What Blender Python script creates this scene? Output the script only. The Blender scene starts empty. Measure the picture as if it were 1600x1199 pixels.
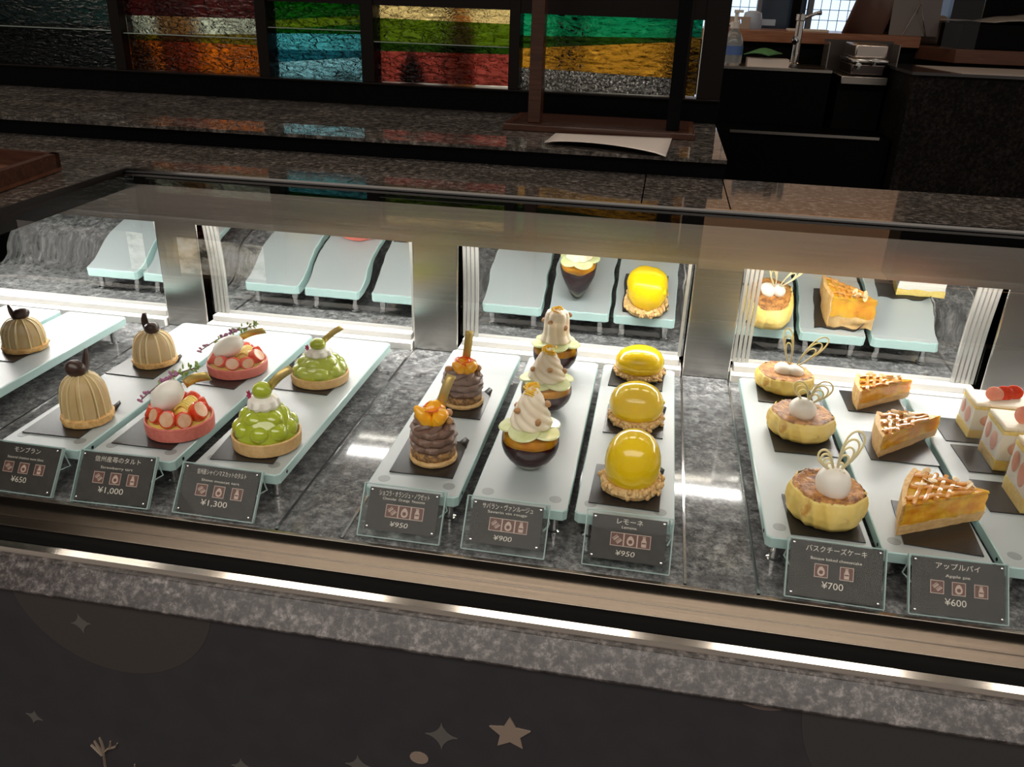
import bpy, bmesh, math, random
from math import sin, cos, pi, radians
from mathutils import Vector as V, Matrix, Euler, noise

C = bpy.context.scene.collection
SC = bpy.context.scene
random.seed(7)

# ------------------------------------------------------------------ camera
FPX, CX, CY = 1306.6, 800.0, 599.5
M = Matrix(((0.9840232, 0.10175358, -0.14609774),
            (0.17512115, -0.40518227, 0.89730703),
            (0.03210799, -0.90855574, -0.41652796)))
CAM = V((0, 0, 1.414))
cd = bpy.data.cameras.new('camera')
cam = bpy.data.objects.new('camera', cd); C.objects.link(cam)
cd.sensor_fit = 'HORIZONTAL'; cd.sensor_width = 36; cd.lens = FPX / 1600 * 36
cd.clip_start = .02; cd.clip_end = 60
r_, u_, b_ = M.col[0], -M.col[1], -M.col[2]
cam.matrix_world = Matrix(((r_.x, u_.x, b_.x, CAM.x), (r_.y, u_.y, b_.y, CAM.y), (r_.z, u_.z, b_.z, CAM.z), (0, 0, 0, 1)))
SC.camera = cam

def ray(px, py): return M @ V((px - CX, py - CY, FPX))
def onz(px, py, z):                       # the point of a horizontal plane that a photo pixel shows
    r = ray(px, py); return CAM + r * ((z - CAM.z) / r.z)
def ony(px, py, y):                       # the same for an upright plane facing the customer
    r = ray(px, py); return CAM + r * (y / r.y)

# ------------------------------------------------------------------ world, light, exposure
vs = SC.view_settings
vs.view_transform = 'Standard'; vs.look = 'None'; vs.exposure = 0.0; vs.gamma = 1; vs.use_curve_mapping = False
w = bpy.data.worlds.new('world'); SC.world = w; w.use_nodes = True
w.node_tree.nodes['Background'].inputs[0].default_value = (1.0, .86, .74, 1)
w.node_tree.nodes['Background'].inputs[1].default_value = .22

def area(name, loc, rot, sx, sy, power, col=(1, 1, 1)):
    l = bpy.data.lights.new(name, 'AREA'); l.shape = 'RECTANGLE'; l.size = sx; l.size_y = sy
    l.energy = power; l.color = col
    o = bpy.data.objects.new(name, l); C.objects.link(o); o.location = loc; o.rotation_euler = rot
    return o
# case light tube under the steel header
area('case_light', (-.15, 1.188, 1.088), (radians(-30), 0, 0), 2.5, .016, 13, (1, .97, .92))
# broad diffused ceiling light in the shop behind the customer
area('ceiling_panel', (-.1, -1.3, 2.8), (radians(-14), 0, 0), 4.2, 2.2, 100, (1, .93, .85))
for yy in (-2.62, -3.0): area('ceiling_tube', (.1, yy, 2.8), (radians(-30), 0, 0), 5.5, .07, 16, (1, .95, .88))
# small warm downlights
for xx in (-1.85, -.6, .1, .72):
    l = bpy.data.lights.new('downlight', 'SPOT'); l.energy = 4; l.color = (1, .66, .36); l.spot_size = radians(110); l.shadow_soft_size = .05
    o = bpy.data.objects.new('downlight', l); C.objects.link(o); o.location = (xx, 3.1, 2.82)
# warm fill added to brighten the back wall that the ledge reflects
area('wall_fill', (1.2, 6.1, 2.85), (radians(15), 0, 0), 3.5, .15, 13, (1, .60, .34))
# lit strips of the ceiling over the bar
for k in range(7): area('bar_tube', (-3.1 + .95 * k, 2.05, 2.86), (0, 0, 0), .62, .4, 5, (1, .9, .78))

# ------------------------------------------------------------------ materials
def mat(name, col=(.8, .8, .8), rough=.5, metal=0, **k):
    m = bpy.data.materials.new(name); m.use_nodes = True
    p = m.node_tree.nodes['Principled BSDF']
    p.inputs['Base Color'].default_value = (*col, 1); p.inputs['Roughness'].default_value = rough; p.inputs['Metallic'].default_value = metal
    for a, b in k.items(): p.inputs[a.replace('_', ' ')].default_value = b
    return m
def P(m): return m.node_tree.nodes['Principled BSDF']
def nn(m, t, **k):
    n = m.node_tree.nodes.new(t)
    for a, b in k.items(): setattr(n, a, b)
    return n
def lk(m, a, b): m.node_tree.links.new(a, b)
def coords(m, scale=(1, 1, 1), kind='Object'):
    tc = nn(m, 'ShaderNodeTexCoord'); mp = nn(m, 'ShaderNodeMapping'); mp.inputs['Scale'].default_value = scale
    lk(m, tc.outputs[kind], mp.inputs[0]); return mp.outputs[0]
def noise_tex(m, scale, detail=4, rough=.6, sc=(1, 1, 1), dist=0):
    n = nn(m, 'ShaderNodeTexNoise'); n.inputs['Scale'].default_value = scale; n.inputs['Detail'].default_value = detail
    n.inputs['Roughness'].default_value = rough; n.inputs['Distortion'].default_value = dist
    lk(m, coords(m, sc), n.inputs['Vector']); return n.outputs['Fac']
def ramp(m, fac, stops):
    r = nn(m, 'ShaderNodeValToRGB'); e = r.color_ramp.elements
    while len(e) < len(stops): e.new(.5)
    for q, (p_, c) in zip(e, stops): q.position = p_; q.color = (*c, 1)
    lk(m, fac, r.inputs[0]); return r.outputs[0]
def mixc(m, fac, a, b, mode='MIX'):
    x = nn(m, 'ShaderNodeMix', data_type='RGBA', blend_type=mode)
    if isinstance(fac, float): x.inputs[0].default_value = fac
    else: lk(m, fac, x.inputs[0])
    for i, s in ((6, a), (7, b)):
        if isinstance(s, tuple): x.inputs[i].default_value = (*s, 1)
        else: lk(m, s, x.inputs[i])
    return x.outputs[2]
def bump(m, h, strength=.3, dist=.002):
    b = nn(m, 'ShaderNodeBump'); b.inputs['Strength'].default_value = strength; b.inputs['Distance'].default_value = dist
    lk(m, h, b.inputs['Height']); lk(m, b.outputs[0], P(m).inputs['Normal'])
def mottled(name, c1, c2, scale, rough=.5, bs=0, bd=.001, sc=(1, 1, 1), lo=.35, hi=.65, **k):
    m = mat(name, c1, rough, **k); f = noise_tex(m, scale, 5, .6, sc)
    lk(m, ramp(m, f, [(lo, c1), (hi, c2)]), P(m).inputs['Base Color'])
    if bs: bump(m, f, bs, bd)
    return m
def granite(name, dark, mid, light, fine, patch, rough, pc=None):
    m = mat(name, mid, rough)
    f = noise_tex(m, fine, 8, .75, (1, 1, 1), .15)
    c = ramp(m, f, [(.36, dark), (.5, mid), (.66, light)])
    g = noise_tex(m, patch, 5, .65, (1, 1, 1), .3)
    c2 = mixc(m, ramp(m, g, [(.38, (0, 0, 0)), (.62, (1, 1, 1))]), c, pc or dark)
    c3 = mixc(m, .55, c, c2)
    v = nn(m, 'ShaderNodeTexVoronoi'); v.inputs['Scale'].default_value = fine * 2.2
    lk(m, coords(m), v.inputs['Vector'])
    s = ramp(m, v.outputs['Distance'], [(.10, (1, 1, 1)), (.2, (0, 0, 0))])
    s2 = ramp(m, noise_tex(m, patch * 3, 3), [(.5, (0, 0, 0)), (.62, (.75, .75, .75))])
    ss = mixc(m, 1.0, s, s2, 'MULTIPLY')
    lk(m, mixc(m, ss, c3, light), P(m).inputs['Base Color'])
    if rough >= .5: P(m).inputs['Specular IOR Level'].default_value = .08
    return m
def brushed(name, col, rough, axis=(1, 0, 0), an=.85):
    m = mat(name, col, rough, 1, Anisotropic=an)
    t = nn(m, 'ShaderNodeCombineXYZ')
    for i in range(3): t.inputs[i].default_value = axis[i]
    lk(m, t.outputs[0], P(m).inputs['Tangent'])
    sc = (1, 90, 90) if axis[0] else (90, 90, 1)
    f = noise_tex(m, 6, 3, .6, sc)
    lk(m, ramp(m, f, [(.3, tuple(c * .82 for c in col)), (.7, col)]), P(m).inputs['Base Color'])
    return m
def clear(name, tint=(.985, .99, .985), ior=1.45, rough=.0, gain=1.0):
    m = bpy.data.materials.new(name); m.use_nodes = True; nt = m.node_tree; nt.nodes.clear()
    o = nt.nodes.new('ShaderNodeOutputMaterial'); x = nt.nodes.new('ShaderNodeMixShader'); t = nt.nodes.new('ShaderNodeBsdfTransparent')
    g = nt.nodes.new('ShaderNodeBsdfGlossy'); f = nt.nodes.new('ShaderNodeFresnel'); mu = nt.nodes.new('ShaderNodeMath')
    mu.operation = 'MULTIPLY'; mu.inputs[1].default_value = gain
    t.inputs[0].default_value = (*tint, 1); g.inputs['Roughness'].default_value = rough; f.inputs[0].default_value = ior
    nt.links.new(f.outputs[0], mu.inputs[0]); nt.links.new(mu.outputs[0], x.inputs[0])
    nt.links.new(t.outputs[0], x.inputs[1]); nt.links.new(g.outputs[0], x.inputs[2]); nt.links.new(x.outputs[0], o.inputs[0])
    return m
def glow(name, col, s):
    m = bpy.data.materials.new(name); m.use_nodes = True; nt = m.node_tree; nt.nodes.clear()
    o = nt.nodes.new('ShaderNodeOutputMaterial'); e = nt.nodes.new('ShaderNodeEmission')
    e.inputs[0].default_value = (*col, 1); e.inputs[1].default_value = s; nt.links.new(e.outputs[0], o.inputs[0]); return m
def food(name, c1, c2, scale, rough=.45, sss=.3, rad=(.006, .003, .0015), bs=.15, bd=.0008, lo=.35, hi=.65, coat=0):
    m = mottled(name, c1, c2, scale, rough, bs, bd, (1, 1, 1), lo, hi)
    p = P(m); p.inputs['Subsurface Weight'].default_value = sss; p.inputs['Subsurface Radius'].default_value = rad; p.inputs['Subsurface Scale'].default_value = 1
    p.inputs['Coat Weight'].default_value = coat; p.inputs['Coat Roughness'].default_value = .05
    return m

deck_m = granite('deck_granite', (.045, .046, .048), (.165, .168, .17), (.42, .42, .42), 95, 16, .08, (.09, .092, .095))
edge_m = granite('edge_granite', (.022, .018, .018), (.075, .066, .064), (.30, .27, .26), 125, 26, .3, (.028, .022, .021))
ledge_m = granite('ledge_granite', (.012, .010, .009), (.07, .058, .050), (.30, .27, .24), 90, 14, .05, (.035, .03, .027))
black_m = mat('black_stone', (.0015, .0015, .002), .35, 0, Specular_IOR_Level=.08)
blackmat_m = mat('black_paint', (.002, .002, .002), .6, 0, Specular_IOR_Level=.1)
steel_m = brushed('brushed_steel', (.62, .60, .56), .26, (1, 0, 0), .85)
steelv_m = brushed('brushed_post_steel', (.54, .52, .485), .26, (1, 0, 0), .7)
rail_m = brushed('rail_steel', (.43, .38, .33), .2, (1, 0, 0), .6)
outer_m = brushed('outer_rail_steel', (.78, .72, .66), .07)
sill_m = mat('white_sill', (.9, .88, .85), .3)
mirror_m = mat('mirror', (.70, .71, .70), .012, 1)
rubber_m = mat('rubber', (.006, .006, .007), .35, 0, Specular_IOR_Level=.3)
pane_m = clear('case_glass', (.985, .99, .986), 1.45, 0, .75)
panef_m = clear('low_reflection_case_glass', (.985, .99, .986), 1.45, 0, .22)  # reflection turned down on shoulder and front to cut the ceiling veil
acr_m = clear('acrylic', (.93, .96, .955), 1.45, .02, .22)
acre_m = mat('acrylic_edge', (.62, .78, .76), .2, 0, Transmission_Weight=.4, IOR=1.2)
frost_m = mat('frosted_glass', (.36, .41, .42), .45, 0, Specular_IOR_Level=1.0, IOR=1.7)
pad_m = mat('foot_show_through_grey', (.20, .23, .235), .45, 0, Specular_IOR_Level=1.0, IOR=1.7)
aqua_m = mat('glass_edge', (.60, .84, .82), .25, 0, Transmission_Weight=.25)
chrome_m = mat('chrome', (.75, .75, .75), .12, 1)
board_m = mottled('black_board', (.010, .009, .009), (.02, .018, .017), 40, .32)
panel_m = mottled('printed_panel', (.029, .026, .031), (.034, .031, .036), 30, .55)
moon_m = mat('print_moon', (.046, .039, .036), .55)
starg_m = mat('print_star_grey', (.10, .092, .085), .55)
starb_m = mat('print_star_brown', (.24, .185, .145), .55)
card_m = mottled('card_print', (.030, .024, .021), (.045, .037, .033), 60, .5)
text_m = mat('card_text', (.78, .70, .62), .5)
icon_m = mat('icon_fill', (.16, .065, .05), .5)
icon2_m = mat('icon_line', (.62, .45, .38), .5)

choc_m = food('dark_chocolate', (.028, .012, .008), (.05, .022, .015), 60, .28, 0)
cream_m = food('chestnut_cream', (.50, .36, .17), (.58, .43, .22), 40, .42, .35, (.006, .004, .0015), .1)
bisc_m = food('biscuit', (.55, .30, .09), (.78, .52, .22), 160, .6, .15, (.004, .002, .001), .6, .0012)
shell_m = food('tart_shell', (.58, .36, .14), (.70, .47, .22), 150, .6, .15, (.004, .002, .001), .3, .0006)
pink_m = food('pink_shell', (.56, .14, .11), (.66, .20, .155), 150, .6, .2, (.005, .002, .0015), .35, .0006)
straw_m = food('strawberry', (.62, .04, .012), (.74, .085, .025), 220, .22, .35, (.005, .0012, .0008), .25, .0006, coat=.5)
strawc_m = food('strawberry_flesh', (.80, .36, .20), (.86, .50, .33), 90, .3, .3, (.005, .002, .0015), .1)
white_m = food('white_cream', (.86, .82, .74), (.90, .87, .80), 30, .4, .35, (.006, .005, .004), .12)
custard_m = food('custard', (.80, .56, .10), (.86, .66, .18), 40, .35, .35, (.006, .004, .001), .1)
gold_m = mottled('gold_foil_card', (.55, .40, .12), (.66, .50, .18), 30, .35, metal=.6)
lav_m = mat('lavender', (.36, .14, .26), .6)
leaf_m = mat('sprig_green', (.25, .36, .09), .6)
stem_m = mat('sprig_stem', (.20, .12, .12), .6)
grape_m = food('muscat_glaze', (.36, .44, .015), (.46, .54, .04), 45, .08, .5, (.007, .008, .001), .0, coat=1)
star_m = mat('tiny_flower', (.42, .03, .10), .5)
mousse_m = food('chocolate_cream', (.15, .085, .060), (.19, .112, .080), 60, .42, .15, (.003, .0015, .001), .2)
crumbc_m = food('chocolate_crumble', (.10, .05, .022), (.42, .23, .08), 200, .6, .1, (.003, .002, .001), .8, .002)
orange_m = food('orange_flesh', (.90, .38, .008), (.95, .50, .02), 120, .22, .4, (.008, .003, .0005), .2, .0006, coat=.5)
zest_m = mat('orange_zest', (.85, .13, .01), .35)
lzest_m = mat('lemon_zest', (.90, .55, .01), .35)
nut_m = food('hazelnut', (.34, .17, .065), (.55, .31, .13), 90, .5, .1)
jelly_m = mat('purple_jelly', (.10, .018, .022), .08, 0, Subsurface_Weight=.25, Coat_Weight=1.0)
ojelly_m = food('orange_jelly', (.80, .32, .012), (.88, .46, .03), 70, .12, .4, (.008, .003, .0005), .1, coat=.8)
milk_m = food('milk_pudding', (.84, .80, .68), (.88, .85, .74), 20, .3, .3, (.006, .005, .003), .0)
melon_m = food('melon', (.60, .68, .30), (.72, .78, .44), 60, .25, .5, (.008, .008, .003), .1, coat=.4)
whip_m = food('whipped_cream', (.80, .69, .52), (.86, .77, .61), 40, .42, .35, (.006, .004, .003), .1)
cup_m = clear('cup_glass', (.975, .98, .975), 1.45, .0, 1.2)
lemon_m = food('lemon_glaze', (.84, .58, .004), (.87, .62, .006), 20, .16, .35, (.006, .005, .0004), .0, coat=.6)
crumb_m = food('crumble', (.62, .36, .12), (.84, .60, .30), 240, .65, .15, (.004, .002, .001), .9, .002)
lace_m = food('white_chocolate', (.82, .70, .38), (.86, .76, .46), 30, .38, .3, (.004, .003, .001), 0)
filling_m = food('apple_filling', (.70, .26, .012), (.86, .48, .04), 70, .2, .5, (.010, .005, .0006), .35, .002, coat=.7)
lattice_m = food('lattice_pastry', (.56, .22, .03), (.78, .38, .08), 90, .2, .2, (.005, .002, .001), .3, .001, coat=.7)
almond_m = food('almond', (.78, .55, .30), (.86, .66, .42), 60, .4, .25)
sponge_m = food('sponge', (.82, .60, .16), (.90, .72, .26), 200, .7, .3, (.006, .004, .001), .5, .0008)
sfilm_m = clear('clear_film', (.95, .95, .95), 1.35)
ssl_m = food('strawberry_slice', (.78, .34, .24), (.84, .46, .34), 80, .3, .3, (.005, .0015, .001), .1)
wood_m = mottled('dark_wood', (.040, .014, .008), (.07, .026, .014), 12, .22, sc=(1, 12, 12))
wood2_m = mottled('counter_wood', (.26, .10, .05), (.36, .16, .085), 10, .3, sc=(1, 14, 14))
paper_m = mat('paper', (.62, .55, .50), .35)

# ------------------------------------------------------------------ mesh building
class MB:
    def __init__(s): s.v = []; s.f = []; s.mi = []; s.cur = 0
    def add(s, vs_, fs):
        o = len(s.v); s.v += [tuple(q) for q in vs_]
        for f in fs: s.f.append([i + o for i in f]); s.mi.append(s.cur)
        return s
    def box(s, x0, x1, y0, y1, z0, z1, rot=None, about=None):
        vs_ = [V((x, y, z)) for z in (z0, z1) for y in (y0, y1) for x in (x0, x1)]
        if rot: 
            a = V(about) if about else V(((x0 + x1) / 2, (y0 + y1) / 2, (z0 + z1) / 2)); R = Euler(rot).to_matrix()
            vs_ = [a + R @ (q - a) for q in vs_]
        return s.add(vs_, [(0, 2, 3, 1), (4, 5, 7, 6), (0, 1, 5, 4), (2, 6, 7, 3), (0, 4, 6, 2), (1, 3, 7, 5)])
    def loft(s, rings, closed=True, cap=True):
        n = len(rings[0]); fs = []
        for i in range(len(rings) - 1):
            for j in range(n if closed else n - 1):
                k = (j + 1) % n; fs.append((i * n + j, i * n + k, (i + 1) * n + k, (i + 1) * n + j))
        if cap and closed: fs.append(tuple(reversed(range(n)))); fs.append(tuple((len(rings) - 1) * n + j for j in range(n)))
        return s.add([q for r in rings for q in r], fs)
    def lathe(s, prof, n=40, fn=None, c=(0, 0, 0), cap=True):
        rings = []
        for i, (r, z) in enumerate(prof):
            ring = []
            for j in range(n):
                t = 2 * pi * j / n; rr, zz = r, z
                if fn: rr, zz = fn(t, r, z, i)
                ring.append((c[0] + rr * cos(t), c[1] + rr * sin(t), c[2] + zz))
            rings.append(ring)
        return s.loft(rings, True, cap)
    def tube(s, path, r, n=6, closed=False, flat=None):
        P_ = [V(p) for p in path]; rings = []; m = len(P_); up = None
        for i, p in enumerate(P_):
            a = P_[(i - 1) % m] if (closed or i) else p; b = P_[(i + 1) % m] if (closed or i < m - 1) else p
            t = (b - a).normalized() if (b - a).length else V((0, 0, 1))
            if up is None: up = V((0, 0, 1)) if abs(t.z) < .9 else V((1, 0, 0))
            x = t.cross(up)
            if x.length < 1e-6: x = t.cross(V((1, 0, 0)))
            x.normalize(); y = x.cross(t).normalized(); up = y
            rr = r[i] if isinstance(r, (list, tuple)) else r
            rings.append([p + x * (rr * cos(2 * pi * j / n)) + y * (rr * (flat or 1) * sin(2 * pi * j / n)) for j in range(n)])
        if closed: rings.append(rings[0])
        return s.loft(rings, True, not closed)
    def ball(s, c, r, nu=20, nv=12, rot=None, fn=None):
        if not isinstance(r, (list, tuple)): r = (r, r, r)
        R = Euler(rot).to_matrix() if rot else Matrix.Identity(3); rings = []
        for i in range(1, nv):
            ph = pi * i / nv - pi / 2; ring = []
            for j in range(nu):
                t = 2 * pi * j / nu; q = V((cos(ph) * cos(t), cos(ph) * sin(t), sin(ph)))
                k = fn(q) if fn else 1
                ring.append(V(c) + R @ V((q.x * r[0] * k, q.y * r[1] * k, q.z * r[2] * k)))
            rings.append(ring)
        o = len(s.v); n = nu; s.loft(rings, True, False)
        kb = fn(V((0, 0, -1))) if fn else 1; kt = fn(V((0, 0, 1))) if fn else 1
        s.v.append(tuple(V(c) + R @ V((0, 0, -r[2] * kb)))); s.v.append(tuple(V(c) + R @ V((0, 0, r[2] * kt))))
        b = len(s.v) - 2; l = o + (len(rings) - 1) * n
        for j in range(n):
            s.f.append([o + (j + 1) % n, o + j, b]); s.f.append([l + j, l + (j + 1) % n, b + 1]); s.mi += [s.cur, s.cur]
        return s
    def prism(s, poly, z0, z1, axes=None, org=(0, 0, 0)):
        ax = axes or (V((1, 0, 0)), V((0, 1, 0)), V((0, 0, 1))); o = V(org)
        rr = [[o + ax[0] * p[0] + ax[1] * p[1] + ax[2] * z for p in poly] for z in (z0, z1)]
        return s.loft(rr)
    def xprof(s, prof, x0, x1, closed=True):            # a Y,Z outline carried along X
        return s.loft([[(x, y, z) for y, z in prof] for x in (x0, x1)], closed, closed)
    def build(s, name, mats, parent=None, ang=38, bevel=0, sub=0, solid=0, seg=2):
        me = bpy.data.meshes.new(name); me.from_pydata(s.v, [], s.f); me.update()
        if not isinstance(mats, (list, tuple)): mats = [mats]
        for m in mats: me.materials.append(m)
        me.polygons.foreach_set('material_index', s.mi)
        bm = bmesh.new(); bm.from_mesh(me); bmesh.ops.recalc_face_normals(bm, faces=bm.faces); bm.to_mesh(me); bm.free()
        me.polygons.foreach_set('use_smooth', [True] * len(me.polygons)); me.set_sharp_from_angle(angle=radians(ang))
        o = bpy.data.objects.new(name, me); C.objects.link(o)
        if parent: o.parent = parent
        if solid: d = o.modifiers.new('thick', 'SOLIDIFY'); d.thickness = solid; d.offset = 0
        if bevel: d = o.modifiers.new('bevel', 'BEVEL'); d.width = bevel; d.segments = seg; d.limit_method = 'ANGLE'
        if sub: d = o.modifiers.new('sub', 'SUBSURF'); d.levels = sub; d.render_levels = sub
        return o

def tag(o, label, cat=None, group=None, kind=None):
    o['label'] = label
    if cat: o['category'] = cat
    if group: o['group'] = group
    if kind: o['kind'] = kind
    return o
def thing(name, loc, label, cat, group=None, rz=0, scale=(1, 1, 1)):
    o = bpy.data.objects.new(name, None); C.objects.link(o); o.empty_display_size = .02
    o.location = loc; o.rotation_euler = (0, 0, rz); o.scale = scale
    return tag(o, label, cat, group)
def kids(o): return [c for c in bpy.data.objects if c.parent == o]
def dup(src, loc, label, rz=0, scale=(1, 1, 1)):          # a copy of a thing with its parts and their sub-parts
    r = src.copy(); C.objects.link(r); r.location = loc; r.rotation_euler = (0, 0, rz); r.scale = scale; r['label'] = label
    for ch in kids(src):
        c = ch.copy(); C.objects.link(c); c.parent = r
        for g in kids(ch):
            d = g.copy(); C.objects.link(d); d.parent = c
    return r
def struct(o):
    o['kind'] = 'structure'; return o
def nz(p, s): return noise.noise(V(p) * s)
def arc(c, r, a0, a1, n): return [(c[0] + r * cos(a0 + (a1 - a0) * i / n), c[1] + r * sin(a0 + (a1 - a0) * i / n)) for i in range(n + 1)]

# ------------------------------------------------------------------ setting
DZ, TZ = .90, .94                        # display deck and tray top
XL, XR = -1.30, 1.0
struct(MB().box(-4, 5, -3, 8, -.02, 0).build('floor', mottled('floor', (.03, .026, .023), (.04, .034, .03), 8, .4)))
struct(MB().box(-4, 5, 6.6, 6.7, 0, 3.0).build('wall_back', mottled('back_wall', (.46, .34, .24), (.5, .38, .27), 3, .6)))
struct(MB().box(-.8, 3.4, 5.74, 5.8, 2.55, 2.9).build('light_blocker', blackmat_m))  # unseen baffle added to keep the wall light out of the glass reflections
struct(MB().box(-4, 5, 1.6, 6.6, 2.9, 2.95).build('ceiling', mottled('ceiling', (.42, .32, .24), (.46, .36, .27), 3, .7)))

# ------------------------------------------------------------------ display case
case = thing('display_case', (0, 0, 0), 'long refrigerated cake case with steel rails, mirrored back and bent glass top', 'display case')
POSTS = [(-.783, -.711), (-.357, -.285), (.067, .137), (.491, .56)]
# deck of stone slabs with fine joints
cuts = [XL, -.783, -.711, -.357, -.285, .067, .137, .491, .56, XR]
for a, b in zip(cuts, cuts[1:]):
    MB().box(a + .0012, b - .0012, .684, 1.228, DZ - .02, DZ).build('deck_slab', deck_m, case, bevel=.0008)
for a in cuts[1:-1]: MB().box(a - .0014, a + .0014, .684, 1.226, DZ - .015, DZ + .0012).build('deck_joint_trim', chrome_m, case)
MB().box(XL, XR, .632, 1.24, .835, DZ - .021).build('case_body', blackmat_m, case)
# steel rails in front of the deck, outline measured down one column of the photo
yl0, yl1 = onz(800, 878, .906).y, onz(800, 883, .906).y
zb = ony(800, 915, yl1).z
yf = onz(800, 932, zb).y
y3 = onz(800, 959, zb + .004).y; z3 = zb + .004
z3b = ony(800, 974, y3 - .001).z
MB().xprof([(yl0, .906), (yl1, .906), (yl1, zb), (yf, zb), (yf, zb - .03), (yl0, zb - .03)], XL, XR).build('inner_rail', rail_m, case, bevel=.0007)
MB().xprof([(y3, z3), (y3 - .0085, z3 - .001), (y3 - .0105, z3 - .005), (y3 - .011, z3b - .002), (y3 - .002, z3b - .004), (y3, z3b - .004)], XL, XR).build('outer_rail', outer_m, case)
MB().box(XL, XR, y3 - .02, yf, zb - .05, zb - .028).build('glass_channel', blackmat_m, case)
for yy, zz, rr in ((yf - .004, zb - .010, .0045), (y3 + .006, zb - .009, .005)):
    mb = MB(); n = 620
    mb.tube([(XL + (XR - XL) * i / n, yy, zz) for i in range(n + 1)], [rr * (1 + .07 * (i % 2)) for i in range(n + 1)], 8)
    mb.build('gasket', rubber_m, case, ang=60)
yg = y3 - .013
zg = ony(800, 983, yg - .002).z
MB().box(XL, XR, yg, y3 - .002, zg - .02, z3b - .001).build('shadow_gap_strip', mat('strip_brown', (.035, .024, .02), .4), case)
# stone front edge, sloping bullnose, and the printed fascia
ye = onz(800, 983, zg).y
zlow = ony(800, 1042, ye - .022).z
MB().xprof([(ye + .02, zg), (ye - .002, zg - .001), (ye - .022, zlow), (ye - .02, zlow - .004), (ye + .02, zlow - .004)], XL, XR).build('front_stone_edge', edge_m, case, bevel=.001)
yp = ye - .016
MB().box(XL, XR, yp, yp + .03, .2, zlow - .003).build('front_panel', panel_m, case)
MB().box(XL, XR, yp + .03, 1.24, .05, .854).build('case_base', blackmat_m, case)
def on_panel(px, py): q = ony(px, py, yp); return (q.x, q.z)
AX = (V((1, 0, 0)), V((0, 0, 1)), V((0, -1, 0)))
def decal(name, polys, m, t):
    for p in polys: MB().prism(p, 0, t, AX, (0, yp, 0)).build(name, m, case)
def spark(px, py, r, rot=0, k=.3):
    x, z = on_panel(px, py); out = []
    for i in range(96):
        a = 2 * pi * i / 96; q = (abs(cos(a)) ** .62 + abs(sin(a)) ** .62) ** (-1 / .62)
        out.append((x + r * q * cos(a + rot), z + r * 1.15 * q * sin(a + rot)))
    return out
def disc(px, py, r, a=1.0):
    x, z = on_panel(px, py); return [(x + r * cos(2 * pi * i / 60), z + r * a * sin(2 * pi * i / 60)) for i in range(60)]
def cliptop(poly, z): return [(x, min(y, z)) for x, y in poly]
zt = zlow - .005
decal('printed_moon', [cliptop(disc(165, 915, .112), zt), cliptop(disc(655, 905, .082), zt)], moon_m, .0004)
decal('printed_moon', [cliptop(disc(1560, 1140, .16), zt)], mat('print_moon_grey', (.040, .037, .037), .55), .0004)
decal('printed_moon', [cliptop(disc(1195, 1085, .03, .6), zt)], mat('print_moon_rose', (.12, .09, .078), .55), .0006)
decal('printed_sparkle', [spark(127, 974, .012, .1), spark(54, 1120, .010, -.3)], starg_m, .0009)
decal('printed_sparkle', [spark(690, 1150, .0165), spark(378, 1198, .012), spark(560, 1196, .014)], starg_m, .0009)
x0, z0 = on_panel(797, 1146)
decal('printed_star', [[(x0 + (.0215 if i % 2 == 0 else .0105) * sin(pi * i / 5 - .04), z0 + (.0215 if i % 2 == 0 else .0105) * cos(pi * i / 5 - .04)) for i in range(10)]], starb_m, .0015)
decal('printed_dot', [disc(655, 1184, .0097, .82)], starb_m, .0009)
mb = MB()
for pts in ([(168, 1215), (163, 1178), (157, 1172)], [(162, 1178), (143, 1163)], [(162, 1177), (148, 1157)], [(164, 1174), (160, 1160), (156, 1152)], [(163, 1175), (171, 1168), (182, 1166), (184, 1161)], [(173, 1168), (173, 1158)], [(213, 1215), (211, 1194)]):
    pp = []
    for a in pts: x, z = on_panel(*a); pp.append((x, yp - .0003, z))
    mb.tube(pp, [.0040 - .0018 * i / max(1, len(pp) - 1) for i in range(len(pp))], 6, flat=.3)
mb.build('printed_antler', starb_m, case)

# back of the case: posts, sill, curved mirrors, steel header
for a, b in POSTS:
    MB().box(a, b, 1.2, 1.225, DZ, 1.09).build('post', steelv_m, case, bevel=.002)
doorm = mat('door_aluminium', (.72, .71, .68), .35, .6)
bays = [(XL, -.783)] + [(POSTS[i][1], POSTS[i + 1][0]) for i in range(3)] + [(.56, XR)]
def mir_y(z):                                        # the acrylic mirror leans forward and bows near its foot
    t = max(0, min(1, (z - .962) / .09))
    return 1.2235 - .134 * (.09 * (t ** 3 - t ** 4 / 2) + max(0, z - 1.052))
for bi, (a, b) in enumerate(bays):
    MB().box(a + .002, b - .002, 1.193, 1.235, DZ, .912).build('light_sill', sill_m, case, bevel=.001)
    MB().box(a + .006, b - .006, 1.207, 1.235, .912, .922).build('sill_step', sill_m, case, bevel=.001)
    mb = MB(); nx = 40; nzv = 40; g = []
    for i in range(nzv + 1):
        z = .9222 + (1.12 - .9222) * i / nzv
        g.append([(a + (b - a) * j / nx, mir_y(z) + .00006 * sin(j * 1.9 + bi) * sin(i * .9), z) for j in range(nx + 1)])
    mb.loft(g, False); mb.build('mirror_door', mirror_m, case, ang=180)
    for side, n in (((a, 1), 4 if bi in (1, 2, 3) else 0), ((b, -1), 5 if bi == 3 else 1)):
        if not n: continue
        mb = MB(); x, d = side
        for k in range(n):
            x0_, x1_ = sorted((x + d * (.004 + k * .0065), x + d * (.0085 + k * .0065)))
            mb.loft([[(xx, mir_y(z) - dy, z) for xx, dy in ((x0_, 0), (x0_, .003), (x1_, .003), (x1_, 0))] for z in [.9225 + .19 * q / 24 for q in range(25)]])
        mb.build('door_edge_profile', doorm, case)
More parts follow.
